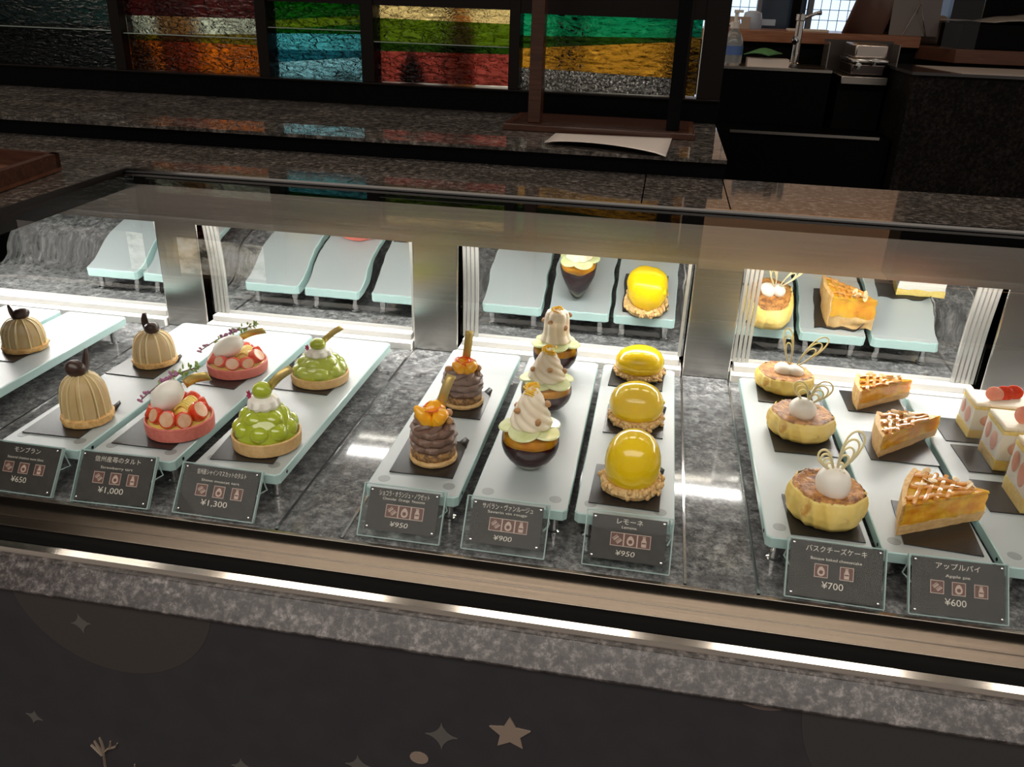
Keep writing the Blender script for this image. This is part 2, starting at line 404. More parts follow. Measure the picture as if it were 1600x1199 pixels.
MB().xprof([(1.187, 1.079), (1.19, 1.079), (1.19, 1.082), (1.1905, 1.128), (1.1985, 1.134), (1.1985, 1.1365), (1.187, 1.1365)], -.95, XR).build('steel_header', steel_m, case)
MB().box(-.95, XR, 1.191, 1.24, 1.094, 1.127).build('lamp_housing', blackmat_m, case)
MB().box(-.83, XR, 1.192, 1.199, 1.1366, 1.153).build('header_recess', black_m, case)
# bent glass: flat top running forward, curved shoulder, upright front
pr = [(1.198, 1.152), (1.19, 1.152), (.78, 1.152), (.737, 1.152)] + [(.735 + .105 * cos(radians(a)), 1.047 + .105 * sin(radians(a))) for a in range(90, 181, 6)] + [(.63, 1.045), (.63, .95), (.63, zb - .012)]
mb = MB(); mb.loft([[(x, y, z) for y, z in pr] for x in (-.815, XR)], False)
mb.mi = [0 if min(mb.v[i][1] for i in f) > .736 else 1 for f in mb.f]
mb.build('glass_pane', [pane_m, panef_m], case, ang=60)
MB().box(XL, XL + .02, .7, 1.22, DZ, 1.12).build('end_panel', steel_m, case)
MB().box(XR - .015, XR, .7, 1.19, DZ + .0015, 1.11).build('end_panel', steel_m, case)

# stone worktop behind the glass with a wing along the case end
top = thing('stone_worktop', (0, 0, 0), 'dark speckled stone worktop ledge running behind the glass of the cake case', 'worktop')
wy = onz(0, 323, 1.156)
mb = MB()
for a, b in ((-1.9, -.852), (-.85, -.46), (-.458, -.02), (-.018, .105), (.107, XR)):
    mb.box(a, b, 1.2, 1.44, 1.128, 1.156)
mb.build('ledge_slab', ledge_m, top)
MB().prism([(-1.9, .3), (wy.x + .035, .3), (-.822, 1.199), (-1.9, 1.199)], 1.128, 1.1558).build('wing_slab', ledge_m, top)
MB().box(-.82, XR, 1.197, 1.2025, 1.151, 1.1575).build('steel_edge', chrome_m, top)
MB().prism([(wy.x + .035, .3), (wy.x + .039, .3), (-.818, 1.2), (-.822, 1.2)], 1.126, 1.1562).build('wing_edge', mat('brown_edge', (.010, .008, .007), .7, 0, Specular_IOR_Level=.05), top)
MB().box(-1.9, XR, 1.246, 1.44, .06, 1.1275).build('ledge_support', blackmat_m, top)

# ------------------------------------------------------------------ glass trays
def make_tray(loc, label):
    t = thing('glass_tray', loc, label, 'tray', 'frosted glass trays on the stone deck')
    wd, ln = .0505, .1985
    mb = MB(); c = .004
    def outline(k): return [(-wd + k + c, -ln + k), (wd - k - c, -ln + k), (wd - k, -ln + k + c), (wd - k, ln - k - c), (wd - k - c, ln - k), (-wd + k + c, ln - k), (-wd + k, ln - k - c), (-wd + k, -ln + k + c)]
    mb.cur = 1; mb.loft([[(x, y, z) for x, y in outline(k)] for z, k in ((-.0125, .001), (-.0115, 0), (-.001, 0), (0, .001))], True, False)
    mb.cur = 0; o = outline(.001); n = 8
    mb.add([(x, y, 0) for x, y in o], [tuple(range(n))]); mb.add([(x, y, -.0125) for x, y in o], [tuple(range(n))])
    mb.build('slab', [frost_m, aqua_m], t, ang=30)
    for sx in (-1, 1):
        for sy in (-1, 1):
            MB().lathe([(.0075, -.0395), (.0075, -.037), (.005, -.036), (.005, -.0145), (.0062, -.014), (.0062, -.0127)], 20, c=(sx * .036, sy * .178, 0)).build('foot', chrome_m, t)
    for sx in (-1, 1):
        for sy in (-1,): MB().lathe([(.0066, 0), (.0066, .0002), (.0005, .0002)], 24, c=(sx * .036, sy * .178, 0)).build('foot_show_through', pad_m, t)  # grey disc laid on top imitates the foot seen through frosted glass
    for sx in (-1, 1):
        MB().lathe([(.0019, 0), (.0019, .0006)], 12).build('edge_plug', rubber_m, t).matrix_local = Matrix.Translation((sx * wd, -ln + .02, -.006)) @ Euler((0, sx * pi / 2, 0)).to_matrix().to_4x4()
    return t
TR = [(-.966, 'frosted glass tray at the photo edge, empty in view'),
      (-.853, 'frosted glass tray holding only one mont blanc, beside the far left steel post'),
      (-.655, 'frosted glass tray with two mont blancs behind the ¥650 card'),
      (-.543, 'frosted glass tray with two strawberry tarts behind the ¥1,000 card'),
      (-.4195, 'frosted glass tray with two green muscat tarts behind the ¥1,300 card'),
      (-.2215, 'frosted glass tray with two chocolate orange cakes on it'),
      (-.107, 'frosted glass tray with three glass dessert cups on it'),
      (.002, 'frosted glass tray with three yellow lemon domes on it'),
      (.193, 'frosted glass tray with three basque cheesecakes on it'),
      (.303, 'frosted glass tray with three apple pie slices on it'),
      (.414, 'frosted glass tray with three strawberry shortcakes on it')]
trays = []
for i, (x, lab) in enumerate(TR):
    trays.append(make_tray((x, .923, TZ), lab) if i == 0 else dup(trays[0], (x, .923, TZ), lab))

# ------------------------------------------------------------------ black cake boards with one folded corner tab
def make_board(loc, label, rz=0):
    b = thing('cake_board', loc, label, 'cake board', 'black cake boards under the cakes', rz)
    h = .5
    MB().prism([(-h, -h), (h, -h), (h, h - .16), (h - .16, h), (-h, h)], 0, .016).build('sheet', board_m, b)
    MB().add([(h, h - .16, .002), (h - .16, h, .002), (h - .05, h + .03, .09), (h + .03, h - .05, .09)], [(0, 1, 2, 3)]).build('fold_tab', board_m, b, solid=.01)
    return b
B0 = None
def board(bl, br, tr, label):
    global B0
    a, b, c = onz(*bl, TZ + .001), onz(*br, TZ + .001), onz(*tr, TZ + .001)
    ctr = (a + c) / 2; wdt = (b - a).length; dep = (c - b).length; rz = math.atan2(b.y - a.y, b.x - a.x)
    rz = max(-.12, min(.12, rz)); sc = (max(.066, min(.084, wdt)), max(.062, min(.086, dep)), .075); loc = (ctr.x, ctr.y, TZ + .0002)
    if B0 is None: B0 = make_board(loc, label, rz); B0.scale = sc
    else: dup(B0, loc, label, rz, sc)
    return ctr
BZ = TZ + .0015
for bl, br, tr, lab in (
    ((41, 678), (130, 688), (184, 632), 'black card under the large mont blanc behind the ¥650 price card'),
    ((163, 583), (238, 592), (287, 561), 'black card under the rear mont blanc, next to a strawberry tart'),
    ((-56, 556), (19, 566), (82, 537), 'black card under the mont blanc cut by the photo edge'),
    ((180, 693), (273, 704), (320, 650), 'black card under the front strawberry tart'),
    ((288, 597), (372, 609), (407, 572), 'black card under the rear strawberry tart'),
    ((331, 718), (430, 726), (464, 668), 'black card under the front green muscat tart'),
    ((428, 607), (513, 618), (543, 583), 'black card under the rear green muscat tart'),
    ((609, 737), (708, 748), (731, 692), 'black card under the front chocolate orange cake'),
    ((672, 648), (752, 656), (765, 613), 'black card under the rear chocolate orange cake'),
    ((921, 785), (1032, 800), (1033, 738), 'black card under the tallest lemon dome nearest its price card'),
    ((943, 675), (1037, 686), (1037, 641), 'black card under the middle lemon dome'),
    ((951, 602), (1036, 612), (1037, 583), 'black card under the rear lemon dome by the mirrors'),
    ((1233, 834), (1350, 848), (1332, 785), 'black card under the front basque cheesecake'),
    ((1209, 705), (1311, 715), (1294, 668), 'black card under the middle basque cheesecake'),
    ((1187, 627), (1275, 637), (1262, 605), 'black card under the rear basque cheesecake'),
    ((1407, 849), (1532, 869), (1512, 800), 'black card under the front apple pie slice'),
    ((1361, 718), (1469, 729), (1441, 683), 'black card under the middle apple pie slice'),
    ((1329, 642), (1422, 651), (1396, 618), 'black card under the rear apple pie slice')):
    board(bl, br, tr, lab)
for y, dx, lab in ((1.018, 0, 'rear'), (.943, .004, 'middle'), (.858, .0, 'front')):
    dup(B0, (.421 + dx, y, TZ + .0002), 'black card under the %s strawberry shortcake' % lab, .02, (.082, .066, .075))

# ------------------------------------------------------------------ mont blanc
def make_mont(loc, label, rz, sc):
    t = thing('mont_blanc', loc, label, 'cake', 'mont blancs', rz, sc)
    def rough(t_, r, z, i): k = 1 + .05 * nz((cos(t_) * 2, sin(t_) * 2, z * 90), 2.3); return r * k, z
    MB().lathe([(.024, 0), (.0285, .0008), (.0297, .004), (.0293, .008), (.026, .0098), (.01, .010)], 72, rough).build('biscuit_base', bisc_m, t)
    prof = [(.0265, .0085), (.0268, .014), (.0265, .022), (.0255, .030), (.0235, .038), (.020, .0445), (.0155, .049), (.009, .052), (.003, .053)]
    NR = 12
    def ribbon(t_, r, z, i):
        ph = (t_ * NR / (2 * pi) + .4 * sin(t_ * 3)) % 1.0
        e = max(0, 1 - (1 - ph) * 7) if ph > .85 else 0
        return r * (1 + .045 * (ph - .5) + .03 * e) + .0006 * nz((cos(t_) * 3, sin(t_) * 3, z * 40), 1), z
    MB().lathe(prof, NR * 16, ribbon).build('chestnut_cream_ribbons', cream_m, t, ang=50)
    mb = MB()
    for k in range(NR):
        a = 2 * pi * k / NR + .1 * sin(k * 2.1); e = .003 * ((k * 7) % 3)
        mb.tube([(r * 1.012 * cos(a), r * 1.012 * sin(a), z) for r, z in [(.0270, .0075 - e * .5)] + prof[1:-1]], [.0013] * 8, 6, flat=.6)
    mb.build('ribbon_edges', food('cream_edge', (.74, .59, .33), (.80, .65, .38), 30, .4, .35), t)
    MB().ball((-.003, -.001, .058), (.0115, .010, .0095), 22, 14, (0, .25, 0), lambda q: 1 + .06 * nz(q, 3)).build('chocolate_ball', choc_m, t)
    mb = MB(); rings = []
    for i in range(9):
        u = i / 8; ww = .0062 * sin(pi * (.15 + .8 * u)) + .0008
        rings.append([(.006 + .005 * u + q * ww * .5, .004 - .004 * (1 - abs(q)) + q * ww * .5, .052 + .026 * u) for q in (-1, -.5, 0, .5, 1)])
    mb.loft(rings, False); mb.build('chocolate_leaf', choc_m, t, solid=.0012)
    return t
mb0 = make_mont((-.642, .794, BZ), 'large mont blanc in front with a ribbed chestnut cream dome behind the ¥650 card', .5, (1.0, 1.0, 1.14))
dup(mb0, (-.660, .968, BZ), 'smaller mont blanc at the rear beside the rear strawberry tart', 2.4, (1, 1, .88))
dup(mb0, (-.862, .970, BZ), 'mont blanc cut off by the photo edge, alone on its tray', -2.2, (1.02, 1.02, .86))

# ------------------------------------------------------------------ strawberry tart
def gold_stick(t, base, tip, wdt=.010, bow=.004):
    b, e = V(base), V(tip); d = e - b; s = d.cross(V((0, 1, .2))).normalized() * wdt / 2
    rings = []
    for i in range(9):
        u = i / 8; p = b + d * u + V((0, -bow * sin(pi * u) * 1.2, bow * sin(pi * u))); rings.append([p - s, p + s])
    MB().loft(rings, False).build('gold_stick', gold_m, t, solid=.0005)
def make_straw(loc, label, rz, sc):
    t = thing('strawberry_tart', loc, label, 'cake', 'strawberry tarts', rz, sc)
    MB().lathe([(.0365, 0), (.0385, .001), (.0392, .008), (.0392, .0155), (.0375, .0165), (.0362, .0150), (.0355, .012), (.02, .012), (.002, .012)], 72, lambda a, r, z, i: (r * (1 + .008 * nz((cos(a), sin(a), z * 30), 4)), z + (.0006 * nz((cos(a), sin(a), 3), 5) if 2 < i < 6 else 0))).build('tart_shell', pink_m, t)
    MB().lathe([(.0358, .0128), (.030, .0155), (.018, .019), (.001, .020)], 40, lambda a, r, z, i: (r, z + .0008 * nz((r * cos(a), r * sin(a), 0), 160))).build('custard', custard_m, t)
    n = 9
    for k in range(n):
        a = 2 * pi * k / n - pi / 2 + .12 + .1 * sin(k * 5); rr = .0275 if k % 2 else .0262; s = 1 + .1 * sin(k * 3.7)
        R = Matrix.Rotation(a, 4, 'Z') @ Matrix.Rotation(radians(66 + 14 * sin(k * 2.3)), 4, 'Y')
        o = MB().lathe([(.0006, -.0135), (.004, -.0125), (.0075, -.008), (.0098, -.001), (.0102, .004), (.0094, .0068), (.0088, .0072)], 28, lambda a_, r, z, i: (r * (1 + .025 * nz((cos(a_), sin(a_), z * 60), 3)), z)).build('strawberry', straw_m, t)
        f = MB().lathe([(.0087, 0), (.0055, .0005), (.001, .0004)], 28).build('cut_face', strawc_m, o); f.location = (0, 0, .0071)
        o.matrix_local = Matrix.Translation((rr * cos(a) * .98, rr * sin(a) * .98, .0225 + .0012 * sin(k * 4.1))) @ R @ Matrix.Scale(s, 4)
    mb = MB()
    for k in range(13):
        o = -.012 + .002 * k; mb.tube([(.003 + .0185 * u, o + .004 * sin(u * 2), .021 + .0125 * sin(pi * min(1, .2 + u * .8)) + .0008 * (k % 2)) for u in [q / 8 for q in range(9)]], .00135, 6)
    mb.ball((.010, 0, .023), (.014, .0125, .010), 16, 10)
    mb.build('piped_custard', custard_m, t)
    def q(p_): return 1 + .018 * sin(p_.y * 9 + p_.z * 3) + .03 * nz(p_, 1.5)
    MB().ball((-.008, -.005, .040), (.0245, .0165, .0155), 32, 22, (.25, -.72, -.15), q).build('cream_quenelle', white_m, t)
    st = [(-.049 + .075 * u, .004 + .004 * u, .028 + .044 * u + .006 * sin(pi * u)) for u in [i / 10 for i in range(11)]]
    mb = MB(); mb.tube(st, .0008, 6); mb.build('herb_stem', stem_m, t)
    random.seed(4); mb = MB()
    for i in (0, 1, 4, 5, 5, 6, 6, 7):
        for k in range(3):
            p = V(st[i]) + V((random.uniform(-.003, .003), random.uniform(-.003, .003), random.uniform(-.002, .004))); mb.ball(p, (.0026, .0018, .0016), 8, 6, (random.random() * 3, random.random() * 3, 0))
    mb.build('purple_flowers', lav_m, t)
    mb = MB()
    for i in (3, 6, 7, 8, 9, 10, 10):
        for k in range(4):
            p = V(st[i]) + V((random.uniform(-.003, .004), random.uniform(-.003, .003), random.uniform(-.003, .006))); mb.ball(p, (.0033, .0016, .001), 8, 5, (random.random() * 3, random.random() * 3, random.random() * 3))
    mb.build('green_leaves', leaf_m, t)
    gold_stick(t, (.004, .014, .048), (.036, .016, .060), .011)
    return t
ta0 = make_straw((-.524, .797, BZ), 'strawberry tart in front with tall white quenelle, behind the ¥1,000 card', 0, (.99, .99, 1.08))
dup(ta0, (-.540, .973, BZ), 'strawberry tart at the rear of its tray beside the rear mont blanc', .18, (1.02, 1.02, .86))

# ------------------------------------------------------------------ muscat tart
def make_muscat(loc, label, rz, sc):
    t = thing('muscat_tart', loc, label, 'cake', 'green muscat tarts', rz, sc)
    MB().lathe([(.036, 0), (.0380, .001), (.0388, .008), (.0388, .0150), (.0372, .0160), (.0358, .0145), (.035, .012), (.002, .012)], 72, lambda a, r, z, i: (r * (1 + .008 * nz((cos(a), sin(a), z * 30), 4)), z + (.0006 * nz((cos(a), sin(a), 3), 5) if 2 < i < 6 else 0))).build('tart_shell', shell_m, t)
    MB().lathe([(.0352, .0125), (.0350, .018), (.0325, .027), (.0270, .036), (.019, .0435), (.009, .047), (.001, .048)], 60, lambda a, r, z, i: (r * (1 + .03 * sin(a * 7 + z * 200) * (z < .042)), z)).build('jelly_dome', grape_m, t)
    for row, (n, r, z, s, tl) in enumerate(((9, .0262, .0225, .0112, 60), (6, .0178, .0335, .0112, 35), (1, 0, .040, .0110, 0))):
        for k in range(n):
            a = 2 * pi * k / n + row * .35 + .12 * sin(k * 4)
            o = MB().ball((0, 0, 0), (s, s * 1.08, s * .95), 24, 14, None, lambda q: 1 + .02 * nz(q, 2)).build('muscat_grape', grape_m, t)
            o.matrix_local = Matrix.Translation((r * cos(a), r * sin(a), z)) @ Matrix.Rotation(a, 4, 'Z') @ Matrix.Rotation(radians(tl), 4, 'Y')
    def ruff(a, r, z, i): return r * (1 + .13 * abs(sin(a * 4.5 + z * 120)) * (i > 0)), z - .0015 * abs(sin(a * 4.5)) * (i in (1, 2))
    MB().lathe([(.006, .0465), (.0155, .0460), (.0168, .0495), (.0148, .0545), (.0100, .0580), (.003, .058)], 90, ruff).build('cream_ruffle', white_m, t)
    MB().ball((0, -.001, .0635), (.0108, .0108, .0105), 28, 18).build('muscat_grape_on_top', grape_m, t)
    mb = MB(); cpt = V((-.0135, -.005, .0595))
    for k in range(6):
        a = k * pi / 3 + .3; d = V((cos(a) * .55, -.35, sin(a))) * .0058; mb.tube([cpt, cpt + d * .5, cpt + d], [.0011, .0013, .0004], 6)
    mb.ball(cpt, .0016, 8, 6); mb.build('tiny_flower', star_m, t)
    gold_stick(t, (.004, .006, .063), (.030, .016, .086), .0095, .003)
    return t
g0 = make_muscat((-.411, .788, BZ), 'green muscat grape tart in front, tall glossy dome behind the ¥1,300 card', 0, (1, 1, 1.05))
dup(g0, (-.420, .970, BZ), 'green muscat grape tart at the rear of its tray, flatter dome near the mirror', .22, (.99, .99, .80))

# ------------------------------------------------------------------ chocolate orange cake
def make_choc(loc, label, rz, sc, variant):
    t = thing('chocolate_orange_cake', loc, label, 'cake', 'chocolate orange cakes', rz, sc)
    MB().lathe([(.023, 0), (.0262, .0008), (.0272, .0035), (.0262, .0062), (.018, .0068)], 60, lambda a, r, z, i: (r * (1 + .03 * nz((cos(a), sin(a), z * 60), 3)), z)).build('biscuit_base', shell_m, t)
    MB().lathe([(.0245, .006), (.0254, .009), (.0248, .0135), (.022, .0165), (.01, .0195)], 80, lambda a, r, z, i: (r * (1 + .07 * nz((cos(a) * 2, sin(a) * 2, z * 200), 3)), z + .0008 * nz((cos(a), sin(a), i), 6))).build('crumb_layer', crumbc_m, t)
    def flute(a, r, z, i): return r * (1 + .035 * sin(9 * a + z * 420) + .03 * nz((cos(a), sin(a), z * 60), 2)), z + .0009 * sin(2 * a + i)
    for k, (z, r) in enumerate(((.0165, .0250), (.0255, .0258), (.0340, .0245))):
        MB().lathe([(r * .75, z - .0015), (r * .97, z), (r * 1.04, z + .0032), (r * 1.0, z + .0062), (r * .80, z + .0080), (r * .3, z + .0095)], 108, flute).build('cream_tier', mousse_m, t, ang=60)
    mb = MB()
    for k in range(7):
        a = 2 * pi * k / 7 + .3
        mb.tube([(.021 * cos(a + u * 1.1) * (1 - .45 * u), .021 * sin(a + u * 1.1) * (1 - .45 * u), .0395 + .0035 * sin(pi * u) + .002 * u) for u in [i / 8 for i in range(9)]], [.0035, .0042, .0044, .0042, .004, .0036, .003, .0022, .001], 8)
    mb.build('cream_swirl', mousse_m, t)
    segs = [((-.008, -.011, .0525), (.0165, .0085, .0085), (.1, 1.0, .3)), ((.010, -.008, .052), (.0140, .0095, .0095), (.2, -1.0, -.3)), ((0, .005, .055), (.014, .009, .012), (0, .2, .8))] if variant == 0 else [((-.006, -.008, .051), (.0125, .0085, .0085), (.2, .9, .2)), ((.008, -.008, .051), (.012, .0085, .0085), (.3, -.8, -.2)), ((0, .006, .052), (.012, .009, .009), (0, .1, .8))]
    for c, r, e in segs:
        MB().ball(c, r, 22, 14, e, lambda q: (1 + .05 * sin(q.x * 11)) * (1 - .35 * max(0, -q.z) ** 2)).build('orange_segment', orange_m, t)
    mb = MB(); random.seed(3 + variant)
    for k in range(5 if variant == 0 else 15):
        a = random.uniform(0, 2 * pi); R = random.uniform(.006, .013); z = .0625 + random.uniform(-.0015, .003) - variant * .001
        span = random.uniform(1.2, 2.6)
        mb.tube([(R * cos(a + u * span), R * sin(a + u * span) - .003, z - (.006 * (u - .5) ** 2 + (.004 * u if variant else 0))) for u in [i / 8 for i in range(9)]], .00075, 5)
    mb.build('orange_zest', zest_m, t)
    for k, (x, y) in enumerate(((-.018, .002), (.019, -.004), (.015, .010))):
        MB().ball((x, y, .0475 + .002 * k), (.0048, .0044, .0046), 14, 10, (k, k, 0), lambda q: 1 + .12 * nz(q, 3)).build('hazelnut_piece', nut_m, t)
    if variant == 0: gold_stick(t, (.006, .010, .058), (.017, .016, .094), .0105, .003)
    else: gold_stick(t, (.006, .010, .058), (.011, .016, .094), .0105, .002)
    return t
make_choc((-.217, .799, BZ), 'chocolate orange cake in front, straight red zest strip across its orange segments', 0, (1, 1, 1.03), 0)
make_choc((-.218, .947, BZ), 'chocolate orange cake at the rear, orange ball wrapped in curly zest', .4, (1, 1, .97), 1)

# ------------------------------------------------------------------ verrine
def make_cup(loc, label, rz, sc, tall):
    t = thing('dessert_cup', loc, label, 'dessert cup', 'layered desserts in glass cups', rz, sc)
    def gl(z):
        pts = [(.0, .0135), (.003, .0165), (.010, .0245), (.018, .0300), (.026, .0322), (.034, .0318), (.041, .0298), (.045, .0285)]
        for (a, ra), (b, rb) in zip(pts, pts[1:]):
            if z <= b: u = (z - a) / (b - a); return ra + (rb - ra) * u
        return pts[-1][1]
    zs = [i * .045 / 18 for i in range(19)]
    MB().lathe([(gl(z), z) for z in zs], 56, cap=False).build('glass_cup', cup_m, t, ang=80)
    def layer(name, a, b, m, dome=0, wav=0):
        zz = [a + (b - a) * i / 8 for i in range(9)]
        MB().lathe([(.001, a)] + [(gl(z) - .0011, z) for z in zz] + [(.5 * gl(b), b + dome), (.001, b + dome)], 56, lambda u, r, z, i: (r, z + (wav * sin(3 * u + 1) if i > 7 else 0))).build(name, m, t, ang=60)
    layer('cream_layer', .0015, .0062, milk_m, 0, .0012)
    layer('purple_jelly_layer', .0065, .0300, jelly_m, 0, .001)
    layer('orange_jelly_layer', .0304, .0395, ojelly_m, .002, .0012)
    n = 5
    for k in range(n):
        a = 2 * pi * k / n + .5; mb = MB()
        mb.lathe([(.001, -.0013), (.0165, -.0013), (.0178, 0), (.0165, .0013), (.001, .0013)], 28)
        o = mb.build('melon_slice', melon_m, t)
        o.matrix_local = Matrix.Translation((.0185 * cos(a), .0185 * sin(a), .0450 + .0012 * (k % 2))) @ Matrix.Rotation(a, 4, 'Z') @ Matrix.Rotation(radians(9 + 4 * (k % 2)), 4, 'Y')
    MB().lathe([(.022, .0398), (.024, .0425), (.021, .0445), (.002, .045)], 40).build('cream_bed', milk_m, t)
    if tall:
        prof = [(.012, .043), (.0205, .0455), (.0225, .049), (.0205, .053), (.0182, .058), (.0175, .066), (.0172, .076), (.0165, .084), (.0145, .0885), (.009, .091), (.002, .0915)]
        tw = 18
    else:
        prof = [(.012, .043), (.0205, .0455), (.0230, .049), (.0218, .054), (.0192, .060), (.0165, .067), (.0135, .074), (.0102, .080), (.0065, .085), (.002, .0875)]
        tw = 75
    def flute(a, r, z, i):
        return r * (1 + .10 * abs(sin(3.5 * (a + (z - .045) * tw * (1.2 if not tall else max(.25, 1.4 - i * .16))))) - .05) + .0003 * nz((cos(a), sin(a), z * 50), 2), z
    fine = []
    for (r0, z0_), (r1, z1_) in zip(prof, prof[1:]):
        for q in range(4): fine.append((r0 + (r1 - r0) * q / 4, z0_ + (z1_ - z0_) * q / 4))
    fine.append(prof[-1])
    def flute2(a, r, z, i): return flute(a, r, z, i / 4)
    MB().lathe(fine, 112, flute2).build('cream_swirl', whip_m, t, ang=70)
    mb = MB(); random.seed(11); zt_ = prof[-1][1]
    for k in range(30):
        a = random.uniform(0, 6.3); R = random.uniform(.002, .009); sp = random.uniform(1, 2.6); z = zt_ - .001 + random.uniform(-.004, .006)
        mb.tube([(R * cos(a + u * sp) - .002, R * sin(a + u * sp) - .002, z - .008 * (u - .4) ** 2) for u in [i / 8 for i in range(9)]], .0008, 5)
    mb.build('lemon_zest', lzest_m, t)
    for k, (a, z, r) in enumerate(((3.7, .066, .019), (5.0, .058, .0215), (6.1, .071, .017), (2.4, .062, .020))):
        if tall: z += .012; r = .0185
        MB().ball((r * cos(a), r * sin(a), z), (.0042, .0034, .003), 10, 8, (k, k * 2, 0), lambda q: 1 + .15 * nz(q, 3)).build('nut_piece', nut_m, t)
    return t
v0 = make_cup((-.109, .810, TZ), 'glass dessert cup in front, whole bowl with purple jelly in view', .2, (1, 1, 1.1), False)
dup(v0, (-.111, .954, TZ), 'middle glass dessert cup, its lower half hidden by the front cup', 1.3, (1, 1, .95))
make_cup((-.116, 1.078, TZ), 'rear glass dessert cup with a tall straight column of cream', .6, (.97, .97, 1.0), True)

# ------------------------------------------------------------------ lemon dome
def make_lemon(loc, label, rz, sc):
    t = thing('lemon_dome_cake', loc, label, 'cake', 'lemon dome cakes', rz, sc)
    random.seed(21); mb = MB()
    mb.lathe([(.024, .0008), (.031, .001), (.033, .005), (.031, .010), (.02, .011)], 60, lambda a, r, z, i: (r * (1 + .05 * nz((cos(a) * 3, sin(a) * 3, z * 120), 2)), z))
    for k in range(170):
        a = random.uniform(0, 2 * pi); r = random.uniform(.0275, .0345); s = random.uniform(.0018, .0036)
        mb.ball((r * cos(a), r * sin(a), random.uniform(.0025, .0105)), (s, s * .85, s * .8), 8, 6, (random.random() * 3, random.random() * 3, 0), lambda q: 1 + .2 * nz(q, 2))
    mb.build('crumble_base', crumb_m, t)
    def eg(a, r, z, i): 
        k = 1 + .05 * cos(2 * a); return r * k * (1 + .008 * nz((cos(a), sin(a), z * 20), 2)), z
    MB().lathe([(.010, .009), (.0270, .0098), (.0292, .0125), (.0308, .018), (.0314, .025), (.0302, .033), (.0272, .0405), (.0225, .0465), (.0160, .0508), (.0085, .0530), (.002, .0537)], 64, eg).build('glazed_dome', lemon_m, t, ang=80)
    mb = MB()
    mb.ball((.030, .002, .028), (.0045, .0045, .0040), 14, 10); mb.build('lemon_tip', lemon_m, t)
    return t
l0 = make_lemon((.005, .787, BZ), 'tallest glossy yellow lemon dome, in front behind the レモーネ price card', 1.5, (1.0, 1.0, 1.22))
dup(l0, (.003, .947, BZ), 'middle glossy yellow lemon dome of its tray', .1, (1.02, 1.02, .93))
dup(l0, (.002, 1.095, BZ), 'lowest glossy yellow lemon dome, at the rear by the mirrors', .5, (1.05, 1.05, .74))

# ------------------------------------------------------------------ basque cheesecake
def yellow():
    m = food('basque_side', (.80, .57, .13), (.86, .68, .24), 30, .5, .3, (.007, .005, .001), .25, .002)
    s = noise_tex(m, 55, 3, .5); bc = P(m).inputs['Base Color']; src = bc.links[0].from_socket
    lk(m, mixc(m, ramp(m, s, [(.62, (0, 0, 0)), (.74, (.8, .8, .8))]), src, (.50, .22, .03)), bc); return m
basque_m = yellow()
top_m = food('baked_top', (.17, .050, .014), (.60, .28, .07), 130, .4, .05, (.004, .002, .001), 1.0, .003, lo=.36, hi=.62)
def lace_wing(mb, base, ang, ln, wd, loops, tilt=0, yaw=0):
    b = V(base); ax = V((sin(ang), .15 * tilt, cos(ang))); sd = V((cos(ang), yaw, -sin(ang)))
    for k in range(loops):
        L = ln * (1 - .2 * k); W = wd * (1 - .19 * k); pts = []
        for i in range(25):
            u = 2 * pi * i / 24
            pts.append(b + ax * (L * (.5 - .5 * cos(u))) + sd * (W * sin(u) * (.35 + .65 * (.5 - .5 * cos(u)))))
        mb.tube(pts[:-1], .00105, 6, True)
def make_basque(loc, label, rz, sc, wings, ball):
    t = thing('basque_cheesecake', loc, label, 'cake', 'basque cheesecakes', rz, sc)
    prof = [(.024, 0), (.0315, .001), (.0368, .006), (.0388, .013), (.0383, .020), (.0362, .0255), (.0345, .027)]
    def wr(a, r, z, i):
        f = .055 * nz((cos(a) * 1.8, sin(a) * 1.8, z * 22), 1.6) + .05 * abs(sin(4.5 * a + 2 * sin(3 * a) + z * 60)) ** 6 - .03 * abs(nz((cos(a) * 3, sin(a) * 3, z * 60), 1.3))
        return r * (1 + f), z + .0016 * nz((cos(a) * 2, sin(a) * 2, 1), 1.5) * (i > 3)
    fine = []
    for (r0, z0_), (r1, z1_) in zip(prof, prof[1:]):
        for q in range(4): fine.append((r0 + (r1 - r0) * q / 4, z0_ + (z1_ - z0_) * q / 4))
    fine.append(prof[-1])
    MB().lathe(fine, 140, lambda a, r, z, i: wr(a, r, z, i / 4), cap=False).build('cheese_body', basque_m, t, ang=70)
    MB().lathe([(.0352, .0262), (.0335, .0282), (.030, .0280), (.025, .0262), (.018, .0248), (.010, .0242), (.001, .0240)], 110, lambda a, r, z, i: (r * (1 + .03 * nz((cos(a) * 1.8, sin(a) * 1.8, .4), 1.6)), z + .0016 * nz((r * cos(a) * 90, r * sin(a) * 90, 2), 1.4) + .0005 * sin(a * 40 + r * 600) * (i > 0))).build('baked_top', top_m, t, ang=60)
    for c, r in ball: MB().ball(c, r, 30, 20, (.2, .3, 0), lambda q: 1 + .035 * nz(q, 1.6)).build('cream_ball', white_m, t)
    for wg in wings:
        mb = MB(); lace_wing(mb, *wg); mb.build('chocolate_lace_wing', lace_m, t)
    mb = MB(); c = V(wings[0][0]); random.seed(9)
    for k in range(9):
        a = k * .7; mb.tube([c + V((0, -.002, 0)), c + V((cos(a) * .006, -.004, sin(a) * .003 - .001)), c + V((cos(a) * .011, -.004 + .002 * sin(a), sin(a) * .003 - .004))], [.0012, .0009, .0005], 5)
    mb.build('lace_threads', lace_m, t)
    return t
